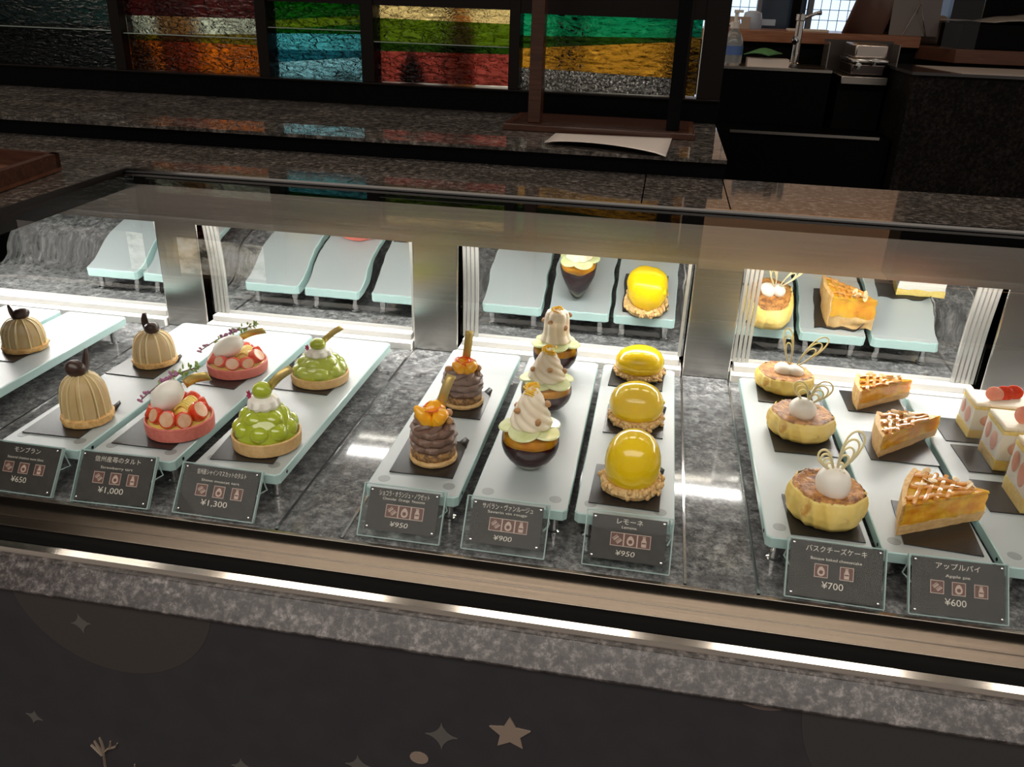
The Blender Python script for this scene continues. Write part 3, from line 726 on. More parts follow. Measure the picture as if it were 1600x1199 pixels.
make_basque((.203, .776, BZ), 'basque cheesecake in front, biggest burnt top and one upright white chocolate wing', 0, (1, 1, 1.26),
            [((.003, -.009, .046), .38, .038, .0115, 5, .3), ((-.002, -.010, .046), -.75, .022, .0075, 4, .2)], [((.002, -.007, .0335), (.0175, .0165, .0155))])
make_basque((.203, .963, BZ), 'middle basque cheesecake with a thin two-winged lace butterfly', 1.9 - 1.9, (1.02, 1.02, 1.0),
            [((.005, -.003, .042), .62, .034, .0125, 4, .2), ((.003, -.003, .042), -.55, .030, .0100, 3, .2)], [((-.001, -.005, .0335), (.0165, .016, .0140))])
make_basque((.199, 1.098, BZ), 'rear basque cheesecake with two tall lace wings like rabbit ears', -.1, (1.0, 1.0, .86),
            [((.014, .004, .038), .55, .060, .0110, 3, .2), ((.004, .004, .038), -.17, .060, .0085, 3, .2)], [((-.003, 0, .030), (.0125, .012, .0105)), ((.013, 0, .030), (.0115, .011, .0095))])

# ------------------------------------------------------------------ apple pie slice
def make_pie(name_loc, label, pts, h, seed):
    (ax, ay), (bx, by), (cx_, cy_) = pts
    ox, oy = (ax + bx + cx_) / 3, (ay + by + cy_) / 3
    t = thing('apple_pie_slice', (ox, oy, BZ), label, 'pie slice', 'apple pie slices')
    A, B, Cc = V((ax - ox, ay - oy, 0)), V((bx - ox, by - oy, 0)), V((cx_ - ox, cy_ - oy, 0))
    def outl(k, n=14):
        o = []
        for i in range(n + 1): o.append(A + (B - A) * i / n)
        bul = (B - Cc).cross(V((0, 0, 1))).normalized(); bul = bul if bul.dot(A - B) < 0 else -bul
        for i in range(1, n + 1): u = i / n; o.append(B + (Cc - B) * u + bul * (.004 * sin(pi * u)))
        for i in range(1, n): o.append(Cc + (A - Cc) * i / n)
        g = (A + B + Cc) / 3
        return [g + (p - g) * k for p in o]
    def lay(name, z0_, z1_, k0, k1, m, rough, nseg=6):
        rings = []
        for q in range(nseg + 1):
            u = q / nseg; z = z0_ + (z1_ - z0_) * u; k = k0 + (k1 - k0) * u
            rings.append([p + V((rough * nz(p * 90 + V((seed, z * 300, q)), 1), rough * nz(p * 90 + V((5, z * 300, seed)), 1), z + rough * .6 * nz(p * 60, 1.3))) for p in outl(k)])
        MB().loft(rings).build(name, m, t, ang=50)
    lay('pastry_bottom', 0, h * .30, .96, 1.0, shell_m, .0012)
    lay('apple_filling', h * .29, h * .88, .985, .97, filling_m, .0022)
    lay('glazed_top', h * .87, h * .95, .985, .965, filling_m, .0014, 3)
    # back crust wall
    g = (A + B + Cc) / 3; rings = []
    o = outl(1.0)[14:29]
    for p in o:
        d = (p - g).normalized(); rings.append([p + d * .001, p + d * .003 + V((0, 0, h * .3)), p + d * .003 + V((0, 0, h * .97)), p - d * .003 + V((0, 0, h * 1.0)), p - d * .004 + V((0, 0, h * .4)), p - d * .002])
    MB().loft(rings).build('crust_rim', bisc_m, t, ang=60)
    # lattice of thick glossy strips across the top
    for k in range(7):
        mb = MB(); u = .10 + k * .125
        p0 = B + (A - B) * u; p1 = Cc + (A - Cc) * (u + .06)
        if k >= 4: p0 = B + (Cc - B) * (.15 + (k - 4) * .33); p1 = A + (p0 - A) * .25
        pts_ = [p0 + (p1 - p0) * q / 10 + V((0, 0, h * .955 + .0022 * abs(sin(q * .9 + k)))) for q in range(11)]
        mb.tube(pts_, .0025, 8, flat=.8); mb.build('lattice_strip', lattice_m, t)
    random.seed(seed)
    for k in range(9):
        u, v = random.uniform(.1, .75), random.uniform(.1, .9); base = Cc + (A - Cc) * u; p = base + (B + (A - B) * u - base) * v * .6
        MB().ball((0, 0, 0), (.0062, .0036, .0006), 14, 6).build('almond_flake', almond_m, t).matrix_local = Matrix.Translation(p + V((0, 0, h * .99 + .0022))) @ Euler((random.uniform(-.7, .7), random.uniform(-.7, .7), random.uniform(0, 3))).to_matrix().to_4x4()
    return t
make_pie(0, 'largest apple pie slice, in front behind the ¥600 card, topped with almond flakes', ((.366, .803), (.270, .752), (.300, .832)), .037, 3)
make_pie(0, 'middle apple pie slice with open holes in its glossy lattice', ((.372, .995), (.288, .918), (.297, .985)), .029, 8)
make_pie(0, 'rear apple pie slice nearest the mirror', ((.366, 1.105), (.288, 1.046), (.296, 1.105)), .028, 5)

# ------------------------------------------------------------------ strawberry shortcake
def make_short(loc, label, sc):
    t = thing('strawberry_shortcake', loc, label, 'cake', 'strawberry shortcakes', 0, sc)
    a, b = .075, .050
    def slab(name, z0_, z1_, m, k=0): MB().box(k, a - k, k, b - k, z0_, z1_).build(name, m, t, bevel=.0006)
    slab('sponge_layer', 0, .0115, sponge_m); slab('cream_layer', .0115, .0400, white_m, .0004); slab('sponge_layer', .0400, .0440, sponge_m)
    mb = MB()
    mb.loft([[(x, y, z) for x, y in ((.0003, .0003), (a - .0003, .0003), (a - .0003, b - .0003), (.0003, b - .0003))] for z in (.044, .0485)]); mb.build('cream_top', whip_m, t, bevel=.0015)
    for x, z, rx, rz_ in ((.022, .026, .013, .0085), (.052, .027, .012, .009)):
        MB().ball((x, -.0001, z), (rx, .0009, rz_), 24, 8).build('strawberry_slice', ssl_m, t)
    for y, z, rx, rz_ in ((.018, .026, .009, .0105), (.038, .029, .0075, .009)):
        MB().ball((-.0001, y, z), (.0009, rx, rz_), 8, 24).build('strawberry_slice', ssl_m, t)
    for k in range(3):
        MB().ball((.026 + .013 * k, .020 + .006 * k, .0555), (.0125, .0022, .0095), 22, 10, (-.5, .1, .25), lambda q: 1 - .12 * q.x).build('strawberry_slice_on_top', straw_m if k else ssl_m, t)
    MB().loft([[(-.0012, b + .001, z), (-.0012, -.0012, z), (a, -.0012, z)] for z in (0, .0525)], False).build('clear_film', sfilm_m, t)
    return t
s0 = make_short((.410, .826, BZ), 'tallest strawberry shortcake block, at the photo edge in front', (1, 1.1, 1.36))
dup(s0, (.412, .917, BZ), 'middle strawberry shortcake block between the other two', 0, (1, 1.04, 1.14))
dup(s0, (.408, .997, BZ), 'rear strawberry shortcake block, all of its top slices in view', 0, (1, .92, .97))

# ------------------------------------------------------------------ price cards
def text_mesh(s, size, name, m, parent, x, y, z, width=None, shear=0):
    cu = bpy.data.curves.new(name, 'FONT'); cu.body = s; cu.size = size; cu.align_x = 'CENTER'; cu.align_y = 'CENTER'; cu.shear = shear; cu.resolution_u = 3
    tmp = bpy.data.objects.new('tmp', cu); C.objects.link(tmp); bpy.context.view_layer.update()
    me = bpy.data.meshes.new_from_object(tmp.evaluated_get(bpy.context.evaluated_depsgraph_get()))
    bpy.data.objects.remove(tmp); bpy.data.curves.remove(cu)
    me.materials.clear(); me.materials.append(m)
    o = bpy.data.objects.new(name, me); C.objects.link(o); o.parent = parent
    xs = [v.co.x for v in me.vertices]; k = 1
    if width and xs: k = width / (max(xs) - min(xs))
    o.location = (x, y, z); o.scale = (k, 1, 1)
    return o
def flat(name, polys, m, parent, z):
    mb = MB()
    for p in polys: mb.add([(x, y, z) for x, y in p], [tuple(range(len(p)))])
    return mb.build(name, m, parent)
def strip(pts, w_):
    out = []
    for (x0, y0), (x1, y1) in zip(pts, pts[1:]):
        d = V((x1 - x0, y1 - y0)); n = V((-d.y, d.x)).normalized() * w_ / 2
        out.append([(x0 + n.x, y0 + n.y), (x1 + n.x, y1 + n.y), (x1 - n.x, y1 - n.y), (x0 - n.x, y0 - n.y)])
    return out
def icon(kind, cx, cy, s, parent):
    h = s / 2; b = s * .05
    o = flat('allergen_icon', [[(cx - h, cy - h), (cx + h, cy - h), (cx + h, cy + h), (cx - h, cy + h)]], icon_m, parent, .00045)
    fr = [[(cx - h, cy - h), (cx + h, cy - h), (cx + h, cy - h + b), (cx - h, cy - h + b)], [(cx - h, cy + h - b), (cx + h, cy + h - b), (cx + h, cy + h), (cx - h, cy + h)],
          [(cx - h, cy - h), (cx - h + b, cy - h), (cx - h + b, cy + h), (cx - h, cy + h)], [(cx + h - b, cy - h), (cx + h, cy - h), (cx + h, cy + h), (cx + h - b, cy + h)]]
    def T(p): return [(cx + x * s, cy + y * s) for x, y in p]
    dark = []
    if kind == 'wheat':
        g = []
        for ox, oy in ((-.12, .10), (.14, -.12)):
            for k in range(3):
                q = (k - 1) * .07; g += strip(T([(ox - .17 + q, oy - .13 - q), (ox + .17 + q, oy + .15 - q)]), s * .045)
            for k in range(4): g.append(T([(ox - .16 + .09 * k, oy - .12 + .08 * k), (ox - .10 + .09 * k, oy - .19 + .08 * k), (ox - .05 + .09 * k, oy - .12 + .08 * k)]))
    elif kind == 'egg':
        g = [T([(.27 * sin(2 * pi * i / 30) * (1 - .22 * cos(2 * pi * i / 30)), -.03 + .36 * cos(2 * pi * i / 30)) for i in range(30)])]
        dark = [T([(.15 * cos(2 * pi * i / 20), -.10 + .15 * sin(2 * pi * i / 20)) for i in range(20)])]
    else:
        g = [T([(-.18, -.38), (.18, -.38), (.19, .02), (.12, .17), (.10, .30), (-.10, .30), (-.12, .17), (-.19, .02)]), T([(-.12, .33), (.12, .33), (.12, .39), (-.12, .39)])]
        dark = [T([(-.15, -.14), (.15, -.14), (.15, -.04), (-.15, -.04)])]
    flat('icon_border', fr, icon2_m, o, .0006); flat('icon_symbol', g, icon2_m, o, .0006)
    if dark: flat('icon_symbol_mark', dark, icon_m, o, .00075)
def make_card(q, title, sub, price, icons, framed, label):
    (tl, tr, br, bl) = q
    zb_ = DZ + .0035
    Bl, Br = onz(*bl, zb_), onz(*br, zb_)
    yt = min((Bl.y + Br.y) / 2 + .033, .7215)
    Tl, Tr = ony(*tl, yt), ony(*tr, yt)
    u = ((Br - Bl) + (Tr - Tl)).normalized(); sh = V((0, max(0, .682 - (Bl.y + Br.y) / 2), 0)); o = (Bl + Br) / 2 + sh; vv = (Tl + Tr) / 2 + sh - o; hgt = vv.length
    v = (vv - u * vv.dot(u)).normalized(); n = u.cross(v); wdt = ((Br - Bl).length + (Tr - Tl).length) / 2; hgt = vv.dot(v)
    t = thing('price_card', (0, 0, 0), label, 'price card', 'acrylic price cards in front of the trays')
    t.matrix_world = Matrix(((u.x, v.x, n.x, o.x), (u.y, v.y, n.y, o.y), (u.z, v.z, n.z, o.z), (0, 0, 0, 1)))
    mg = .07 * wdt if framed else .03 * wdt
    W, H = wdt / 2, hgt; th = .0022
    ix0, ix1, iy0, iy1 = -W + mg, W - mg, (.14 * H if framed else .035 * H), H - (.06 * H if framed else .02 * H)
    # acrylic sheets before and behind the printed card, and their bright edges
    MB().add([(-W, 0, th), (W, 0, th), (W, H, th), (-W, H, th)], [(0, 1, 2, 3)]).build('acrylic_front', acr_m, t)
    MB().add([(-W, 0, -th), (W, 0, -th), (W, H, -th), (-W, H, -th)], [(0, 1, 2, 3)]).build('acrylic_back', acr_m, t)
    mb = MB(); e = .0006
    mb.box(-W, W, -e, e, -th, th).box(-W, W, H - e, H + e, -th, th).box(-W - e, -W + e, 0, H, -th, th).box(W - e, W + e, 0, H, -th, th)
    mb.build('acrylic_edge', acre_m, t)
    MB().box(ix0, ix1, iy0, iy1, -.0002, .0002).build('printed_card', card_m, t)
    # bent back foot reaching down to the stone
    R = t.matrix_world.inverted()
    s = 1 if o.x < .16 else -1
    xx = s * (W - .004)
    pth = [V((xx, H * .98, -th)), V((xx, H * .55, -th))]
    g = t.matrix_world @ V((xx, H * .98, -th)); ft = V((g.x + .004 * s, min(.7235, g.y + .0025), g.z - .022)); pth2 = [R @ g, R @ ft, R @ (t.matrix_world @ V((xx, H * .52, -th)))]
    mb = MB(); mb.tube(pth2, .0009, 6); mb.build('wire_foot', acre_m, t)
    cw = .045 * wdt
    mb = MB()
    for x in (ix0 + cw * .7, ix1 - cw * .7):
        for y in (iy0 + cw * .7, iy1 - cw * .7): mb.lathe([(.0012, th * .2), (.0012, th + .0004), (.0004, th + .0007)], 12, c=(x, y, 0))
    mb.build('screws', chrome_m, t)
    tz = .0005; ty = H * .855 if not framed else H * .84
    text_mesh(title, H * .12, 'title_text', text_m, t, 0, ty, tz, wdt * min(.62, .075 * len(title)))
    text_mesh(sub, H * .07, 'subtitle_text', text_m, t, 0, H * (.70 if not framed else .745), tz, wdt * min(.52, .028 * len(sub)))
    if framed:
        for k, ic in enumerate(icons): icon(ic, (k - 1) * .155 * wdt + .03 * wdt, H * .52, .155 * wdt, t)
    else:
        xs = [(-.21, .01, .235), (-.145, .115)][len(icons) == 2]
        for k, ic in enumerate(icons): icon(ic, xs[k] * wdt, H * .50, .140 * wdt, t)
    text_mesh(price, H * (.16 if not framed else .13), 'price_text', text_m, t, -.02 * wdt, H * (.26 if not framed else .27), tz, wdt * (.055 * len(price)), .12 if framed else 0)
    return t
W3 = ('wheat', 'egg', 'milk')
for a in ((((8, 690), (117, 703), (79, 779), (-27, 763)), 'モンブラン', 'Seasonal chestnut mont blanc', '¥650', W3, False, 'price card reading モンブラン and ¥650'),
          (((148, 706), (267, 716), (231, 797), (112, 781)), '信州産苺のタルト', 'Strawberry tart', '¥1,000', W3, False, 'price card reading 信州産苺のタルト, Strawberry tart and ¥1,000'),
          (((301, 724), (425, 740), (395, 818), (271, 800)), '信州産シャインマスカットのタルト', 'Shine muscat tart', '¥1,300', W3, False, 'price card with Shine muscat tart and ¥1,300'),
          (((581, 756), (705, 770), (687, 853), (557.5, 835)), 'ショコラ・オランジュ・ノワゼット', 'Chocolat  Orange  Noisette', '¥950', W3, True, 'price card reading Chocolat Orange Noisette in a clear margin'),
          (((737, 775), (862, 790), (851, 875), (719, 856)), 'サバラン・ヴァンルージュ', 'Savarin vin rouge', '¥900', W3, True, 'price card with ¥900 in front of the glass cups'),
          (((919, 796), (1050, 811), (1047, 900), (907, 880)), 'レモーネ', 'Lemone', '¥950', W3, True, 'price card reading レモーネ below the lemon domes'),
          (((1226, 846), (1381, 866), (1383, 963), (1227, 939)), 'バスクチーズケーキ', 'Basque baked cheesecake', '¥700', ('egg', 'milk'), False, 'price card with only two icons and ¥700'),
          (((1409, 872), (1561, 891), (1581, 987.5), (1421, 969)), 'アップルパイ', 'Apple pie', '¥600', W3, False, 'price card reading Apple pie and ¥600')):
    make_card(*a)

# ------------------------------------------------------------------ raised bar counter behind the case
BZT = 1.188
bar = thing('bar_counter', (0, 0, 0), 'raised bar counter with dark stone top and black front behind the ledge', 'counter')
mb = MB()
for a, b in ((-2.2, -.62), (-.618, .109)): mb.box(a, b, 1.432, 2.55, BZT - .006, BZT)
mb.build('stone_top', granite('bar_granite', (.012, .010, .009), (.085, .072, .062), (.30, .27, .24), 75, 12, .03), bar)
MB().box(-2.2, .109, 1.445, 2.55, .06, BZT - .0065).build('black_front', black_m, bar)

# stained glass partition standing on the bar
PY = 1.90
def pz(px, py): return ony(px, py, PY)
part = thing('stained_glass_partition', (0, PY, BZT), 'dark framed stained glass partition standing on the bar counter', 'partition')
def loc(o): o.location = o.location - V((0, PY, BZT)); return o
frame_m = mat('dark_frame', (.007, .0045, .004), .3, 0, Specular_IOR_Level=.2)
zs0 = pz(440, 121).z
MB().box(-1.9, .112, 0, .05, 0, zs0 - BZT - .004).build('bottom_rail', black_m, part, bevel=.001)
MB().box(-1.9, .112, -.014, .04, zs0 - BZT - .004, zs0 - BZT).build('sill_strip', frame_m, part, bevel=.0008)
mul = [(-1.9, pz(0, 60).x - .1), ] + [(pz(a, 80).x, pz(b, 80).x) for a, b in ((181, 197), (405, 422), (566, 586), (796, 812))] + [(pz(1062, 100).x, pz(1076, 100).x), (pz(1094, 100).x, .112)]
for a, b in mul:
    MB().box(a, b, -.008, .045, zs0 - BZT, .42).build('mullion', frame_m, part, bevel=.001)
zh = pz(700, 12).z - BZT
MB().box(mul[3][0], mul[4][1], -.004, .045, zh, .42).build('head_rail', frame_m, part)
MB().box(mul[4][0], .112, -.004, .045, pz(950, 26).z - BZT, .42).build('head_rail', frame_m, part)
MB().box(mul[2][0], mul[3][0], .0, .045, pz(490, 4).z - BZT, .42).build('head_rail', frame_m, part)
def stained(name, col, sc=(16, 1, 44), strength=.7, rough=.05):
    m = bpy.data.materials.new(name); m.use_nodes = True; nt = m.node_tree; nt.nodes.clear()
    o = nt.nodes.new('ShaderNodeOutputMaterial'); r = nt.nodes.new('ShaderNodeBsdfRefraction'); g = nt.nodes.new('ShaderNodeBsdfGlossy'); f = nt.nodes.new('ShaderNodeFresnel'); x = nt.nodes.new('ShaderNodeMixShader')
    r.inputs['Color'].default_value = (*col, 1); r.inputs['IOR'].default_value = 1.12; r.inputs['Roughness'].default_value = rough; g.inputs['Roughness'].default_value = .12; f.inputs[0].default_value = 1.45
    t = nt.nodes.new('ShaderNodeTexNoise'); t.inputs['Scale'].default_value = 2.6; t.inputs['Detail'].default_value = 3; t.inputs['Distortion'].default_value = 1.2
    nt.links.new(coords(m, sc), t.inputs['Vector'])
    b = nt.nodes.new('ShaderNodeBump'); b.inputs['Strength'].default_value = strength; b.inputs['Distance'].default_value = .02; nt.links.new(t.outputs['Fac'], b.inputs['Height'])
    for q in (r, g, f): nt.links.new(b.outputs[0], q.inputs['Normal'])
    nt.links.new(f.outputs[0], x.inputs[0]); nt.links.new(r.outputs[0], x.inputs[1]); nt.links.new(g.outputs[0], x.inputs[2]); nt.links.new(x.outputs[0], o.inputs[0]); return m
G = {'teal': stained('glass_teal', (.03, .16, .16)), 'deep': stained('glass_deep_teal', (.01, .07, .07)), 'amber': stained('glass_amber', (.62, .30, .04)), 'olive': stained('glass_olive', (.34, .30, .03)), 'white': stained('glass_clear_ripple', (.66, .72, .66)),
     'red': stained('glass_red', (.20, .035, .03)), 'green': stained('glass_green', (.015, .24, .02)), 'lime': stained('glass_lime', (.26, .36, .02)), 'sky': stained('glass_sky', (.22, .58, .66)), 'petrol': stained('glass_petrol', (.05, .30, .38)), 'ice': stained('glass_ice', (.42, .68, .78)),
     'cream': stained('glass_cream', (.85, .76, .50)), 'pink': stained('glass_pink', (.50, .20, .175)), 'emerald': stained('glass_emerald', (.05, .46, .30)), 'moss': stained('glass_moss', (.10, .20, .02)), 'gold': stained('glass_gold', (.60, .42, .12)), 'crinkle': stained('glass_crinkle', (.85, .85, .86), (60, 1, 60), 1.0)}
def pane(x0, x1, rows):                       # rows: colour, height at the left and at the right edge (photo pixels along the pane), bottom up
    for k, (c, a, b) in enumerate(rows):
        if k + 1 < len(rows): ta, tb = rows[k + 1][1], rows[k + 1][2]
        else: ta, tb = -60, -60
        q = [pz(x0, a), pz(x1, b), pz(x1, tb), pz(x0, ta)]
        xl, xr = pz(x0, 70).x, pz(x1, 70).x
        p = [(xl, q[0].z), (xr, q[1].z), (xr, q[2].z), (xl, q[3].z)]
        MB().loft([[(x, y, max(0.0, z - BZT)) for x, z in p] for y in (.016, .020)]).build('glass_piece', G[c], part)
pane(-330, 182, (('deep', 100, 108), ('teal', 30, 40), ('deep', -10, 0)))
pane(196, 406, (('amber', 108, 120), ('olive', 62, 72), ('white', 54, 54), ('red', 24, 30)))
pane(421, 567, (('ice', 120, 128), ('petrol', 98, 90), ('sky', 78, 80), ('green', 52, 54), ('lime', 46, 38), ('green', 32, 24)))
pane(585, 797, (('pink', 128, 136), ('moss', 80, 86), ('lime', 66, 74), ('cream', 28, 38)))
pane(811, 1063, (('crinkle', 140, 152), ('gold', 106, 124), ('moss', 76, 66), ('emerald', 56, 60)))
pane(1075, 1095, (('gold', 150, 153), ('emerald', 58, 60)))
mb = MB()
for x0, x1, a, b in ((-330, 182, 34, 39), (196, 406, 56, 56), (421, 567, 48, 43), (585, 797, 66, 73)):
    q0, q1 = pz(x0, a), pz(x1, b); mb.box(q0.x, q1.x, -.006, .012, (q0.z + q1.z) / 2 - BZT - .0007, (q0.z + q1.z) / 2 - BZT + .0007)
mb.build('glass_shelf_edges', mat('shelf_edge', (.35, .42, .38), .2), part)
# dark items on the shelf behind the glass
for px, r, h, lab in ((532, .045, .05, 'dark round bowl seen through the blue stained glass'), (640, .03, .11, 'dark bottle shape seen through the left of the pink stained glass'), (225, .028, .14, 'dark bottle shape seen through the left of the amber stained glass')):
    q = ony(px, 110, 2.1)
    o = MB().lathe([(r * .6, 0), (r, h * .3), (r, h * .6), (r * .5, h * .8), (r * .4, h)], 28).build('bowl' if h < .06 else 'bottle', black_m); o.location = (q.x, 2.12, BZT); tag(o, lab, 'bowl' if h < .06 else 'bottle')
q = ony(722, 90, 2.2)
o = MB().lathe([(.03, 0), (.034, .02), (.034, .16), (.012, .2), (.012, .26)], 28).build('bottle', mat('amber_lamp_glass', (.9, .35, .05), .2)); o.location = (q.x, 2.2, BZT); tag(o, 'orange bottle seen through the pink and lime stained glass', 'bottle')
q = ony(285, 80, 2.2)  # wide orange copy stands in for lamp glow behind the amber pane
l2 = bpy.data.objects.new('bottle', o.data); C.objects.link(l2); l2.location = (q.x, 2.2, BZT); l2.scale = (1.5, 1.5, 1.2); tag(l2, 'wide orange shape standing for lamp glow behind the amber stained glass', 'bottle')
# glowing window backdrop added far behind the partition to backlight its glass
day_m = glow('daylight', (.62, .78, 1.0), 1.5)
dim_m = glow('backdrop_mottled_glow', (1.0, .90, .72), 1.25)
em = next(n for n in dim_m.node_tree.nodes if n.type == 'EMISSION')      # noise added to the glow so the panes vary from bright to dark
lk(dim_m, ramp(dim_m, noise_tex(dim_m, 7, 4, .65, (1, 1, 1.6)), [(.36, (.16, .14, .10)), (.5, (.75, .66, .50)), (.62, (1.0, .95, .85))]), em.inputs[0])
em.inputs[1].default_value = 1.35
win = bpy.data.objects.new('window_backdrop', None); C.objects.link(win); win['kind'] = 'structure'
MB().box(-3.2, -.02, 4.6, 4.62, .9, 2.5).build('backdrop_glow', dim_m, win)
mb = MB()
for x in (-2.9, -2.2, -1.62, -1.15, -.55): mb.box(x, x + .13, 4.4, 4.45, .9, 2.5)
mb.build('backdrop_bars', blackmat_m, win)

# wooden stand with two uprights in front of the right end of the partition
SY = onz(785, 203, BZT).y
a, b = onz(786, 203, BZT), onz(1086, 226, BZT)
st = thing('wooden_stand', (0, SY, BZT), 'dark reddish wooden stand with two uprights in front of the gold stained glass', 'stand')
MB().box(a.x, b.x, 0, .19, 0, .012).build('base_board', wood_m, st, bevel=.0015)
MB().box(a.x + .012, b.x - .012, .006, .18, .012, .0135).build('base_felt', mat('base_polish', (.05, .02, .014), .12), st)
for px in (835, 1052):
    q = ony(px, 190, SY + .03); MB().box(q.x - .012, q.x + .012, .02, .06, .0137, .40).build('upright', wood_m if px < 900 else black_m, st, bevel=.001)
q0, q1 = onz(870, 209, BZT), onz(1040, 243, BZT)
# sheet of paper lying over the edge of the bar
t = MB(); g = []
c0, c1, c2, c3 = onz(850, 224, BZT + .002), onz(1040, 246, BZT + .002), onz(1050, 217, BZT + .002), onz(868, 209, BZT + .002)
for i in range(11):
    u = i / 10; g.append([c0.lerp(c1, v / 12).lerp(c3.lerp(c2, v / 12), u) + V((0, 0, .009 * (1 - u) * (1 - u) * sin(pi * v / 12) ** .6 + .001)) for v in range(13)])
t.loft(g, False); tag(t.build('paper_sheet', paper_m, solid=.0005), 'blank curled paper sheet lying at the front of the bar counter', 'paper')

# brown wooden box tray on the wing of the worktop
q0, q1 = onz(95, 262, 1.157), onz(0, 300, 1.157)
wt = thing('wooden_tray', (0, 0, 1.157), 'shallow brown wooden tray on the stone worktop at the photo edge', 'tray')
P0 = V((onz(97, 266, 1.157).x, onz(97, 266, 1.157).y)); d1 = V((onz(0, 301, 1.157).x, onz(0, 301, 1.157).y)) - P0; d1.normalize(); d2 = V((-1, .05)).normalized()
def tb(p): return [(q.x, q.y) for q in p]
L1, L2, tk, hh = .26, .30, .012, .026
A_, B_, C_, D_ = P0, P0 + d1 * L1, P0 + d1 * L1 + d2 * L2, P0 + d2 * L2
MB().prism(tb([A_, B_, C_, D_]), 0, .005).build('tray_bottom', mottled('tray_wood', (.09, .03, .015), (.13, .05, .025), 12, .3, sc=(1, 12, 12)), wt)
for s0, s1, n_ in ((A_, B_, d2), (B_, C_, -d1), (C_, D_, -d2), (D_, A_, d1)):
    MB().prism(tb([s0, s1, s1 + n_ * tk, s0 + n_ * tk]), .005, hh).build('tray_side', wood_m, wt)

# ------------------------------------------------------------------ work area behind, right
SK = 4.3
zk = ony(1210, 106, SK).z
SKX = .742
sk = thing('sink_counter', (0, 0, 0), 'black sink counter with steel top at the back under the wooden shelf', 'counter')
x0, x1 = ony(1060, 100, SK).x, SKX
MB().box(x0, x1, SK, SK + .42, .06, zk - .012).build('cabinet_front', black_m, sk)
MB().box(x0, x1, SK - .01, SK + .42, zk - .012, zk).build('steel_top', steel_m, sk)
MB().box(ony(1240, 100, SK).x, ony(1296, 100, SK).x, SK + .06, SK + .36, zk + .0002, zk + .002).build('basin', black_m, sk)
mid = ony(1140, 203, SK - .3).z
MB().box(ony(1060, 203, SK).x, .985, SK - .3, SK - .03, .06, mid).build('lower_bench', black_m, sk)
MB().box(ony(1140, 203, SK - .3).x, ony(1376, 203, SK - .3).x, SK - .312, SK - .3, mid - .008, mid + .004).build('bench_edge', steel_m, sk)
# wooden shelf counter under the window
WY = 4.78
za, zb2 = ony(1200, 48, WY).z, ony(1200, 66, WY).z
ax0 = ony(1440, 60, WY).x - .001
wc = thing('wooden_counter', (0, 0, 0), 'long reddish wooden counter under the bright window', 'counter')
MB().box(ony(1040, 50, WY).x, ax0, WY, WY + .58, zb2, za).build('counter_top', wood2_m, wc, bevel=.003)
RT = ony(1500, 77, 4.52).z
ax_, bx_ = ony(1440, 60, WY), ony(1495, 78, 4.52)
MB().prism([(ax_.x, 5.36), (ax_.x, 4.782), (bx_.x, 4.52), (bx_.x + 1.3, 4.52), (bx_.x + 1.3, 5.36)], zb2 - .05, RT).build('return_top', mottled('dark_return_wood', (.10, .04, .025), (.14, .06, .035), 10, .4, sc=(1, 14, 14)), wc, bevel=.003)  # return has a darker wood tone than the counter top
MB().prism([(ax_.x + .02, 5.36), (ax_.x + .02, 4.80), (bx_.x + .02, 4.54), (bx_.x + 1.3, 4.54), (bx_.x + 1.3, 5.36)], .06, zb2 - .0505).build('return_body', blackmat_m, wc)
MB().box(ony(1040, 90, WY).x, ax0, WY + .05, WY + .6, .06, zb2 - .002).build('counter_body', blackmat_m, wc)
# window with grid
W0 = 5.6
def wz(px, py): return ony(px, py, W0)
w1 = bpy.data.objects.new('window_1', None); C.objects.link(w1); w1['kind'] = 'structure'
MB().box(wz(1100, 0).x, wz(1560, 0).x, W0 + .5, W0 + .52, 1.0, 1.72).build('window_daylight', day_m, w1)
mb = MB()
for i in range(60):
    x = wz(1120, 0).x + i * .055
    if x < wz(1560, 0).x: mb.box(x, x + .004, W0 + .4, W0 + .404, 1.2, 2.0)
for i in range(14): mb.box(wz(1110, 0).x, wz(1560, 0).x, W0 + .4, W0 + .404, 1.3 + i * .06, 1.304 + i * .06)
mb.build('window_mesh_screen', mat('screen_grey', (.25, .33, .45), .5), w1)
for a, b in ((1182, 1189), (1238, 1250), (1262, 1270)):
    MB().box(wz(a, 20).x, wz(b, 20).x, W0, W0 + .06, 1.2, 2.0).build('window_frame', blackmat_m if a == 1238 else mat('frame_grey', (.18, .2, .24), .4), w1)
MB().box(wz(1189, 20).x, wz(1262, 20).x, W0 + .1, W0 + .12, 1.2, 2.0).build('dark_glass_door', mat('dark_pane', (.05, .085, .14), .1), w1)
# dark pillar and hood at the right
rz = 1.2
q = onz(1429, 112, rz); RY = q.y; rx = q.x; RB = 4.5
rc = thing('stone_counter', (0, 0, 0), 'dark granite counter block at the right behind the ledge', 'counter')
MB().box(rx, rx + 1.6, RY, RB, .06, rz - .012).build('granite_front', granite('dark_granite', (.003, .003, .003), (.011, .009, .009), (.035, .03, .027), 70, 9, .5), rc)
MB().box(rx - .01, rx + 1.6, RY - .012, RB + .01, rz - .012, rz).build('polished_top', mat('polished_top', (.05, .05, .055), .06), rc)
tag(MB().prism([(rx + .19, RY + .02), (rx + 1.2, RY + .02), (rx + 1.2, RB - .05), (rx + .12, RB - .12)], rz + .0003, rz + .002).build('paper_sheet', paper_m), 'grey paper sheet lying on the polished stone counter at the right edge', 'paper')
HY = 4.58
hb = thing('dark_machine', (0, 0, 0), 'black boxy machine standing on the wooden counter at the upper right corner', 'machine')
hx = ony(1500, 60, HY).x; zc = ony(1540, 38, HY).z
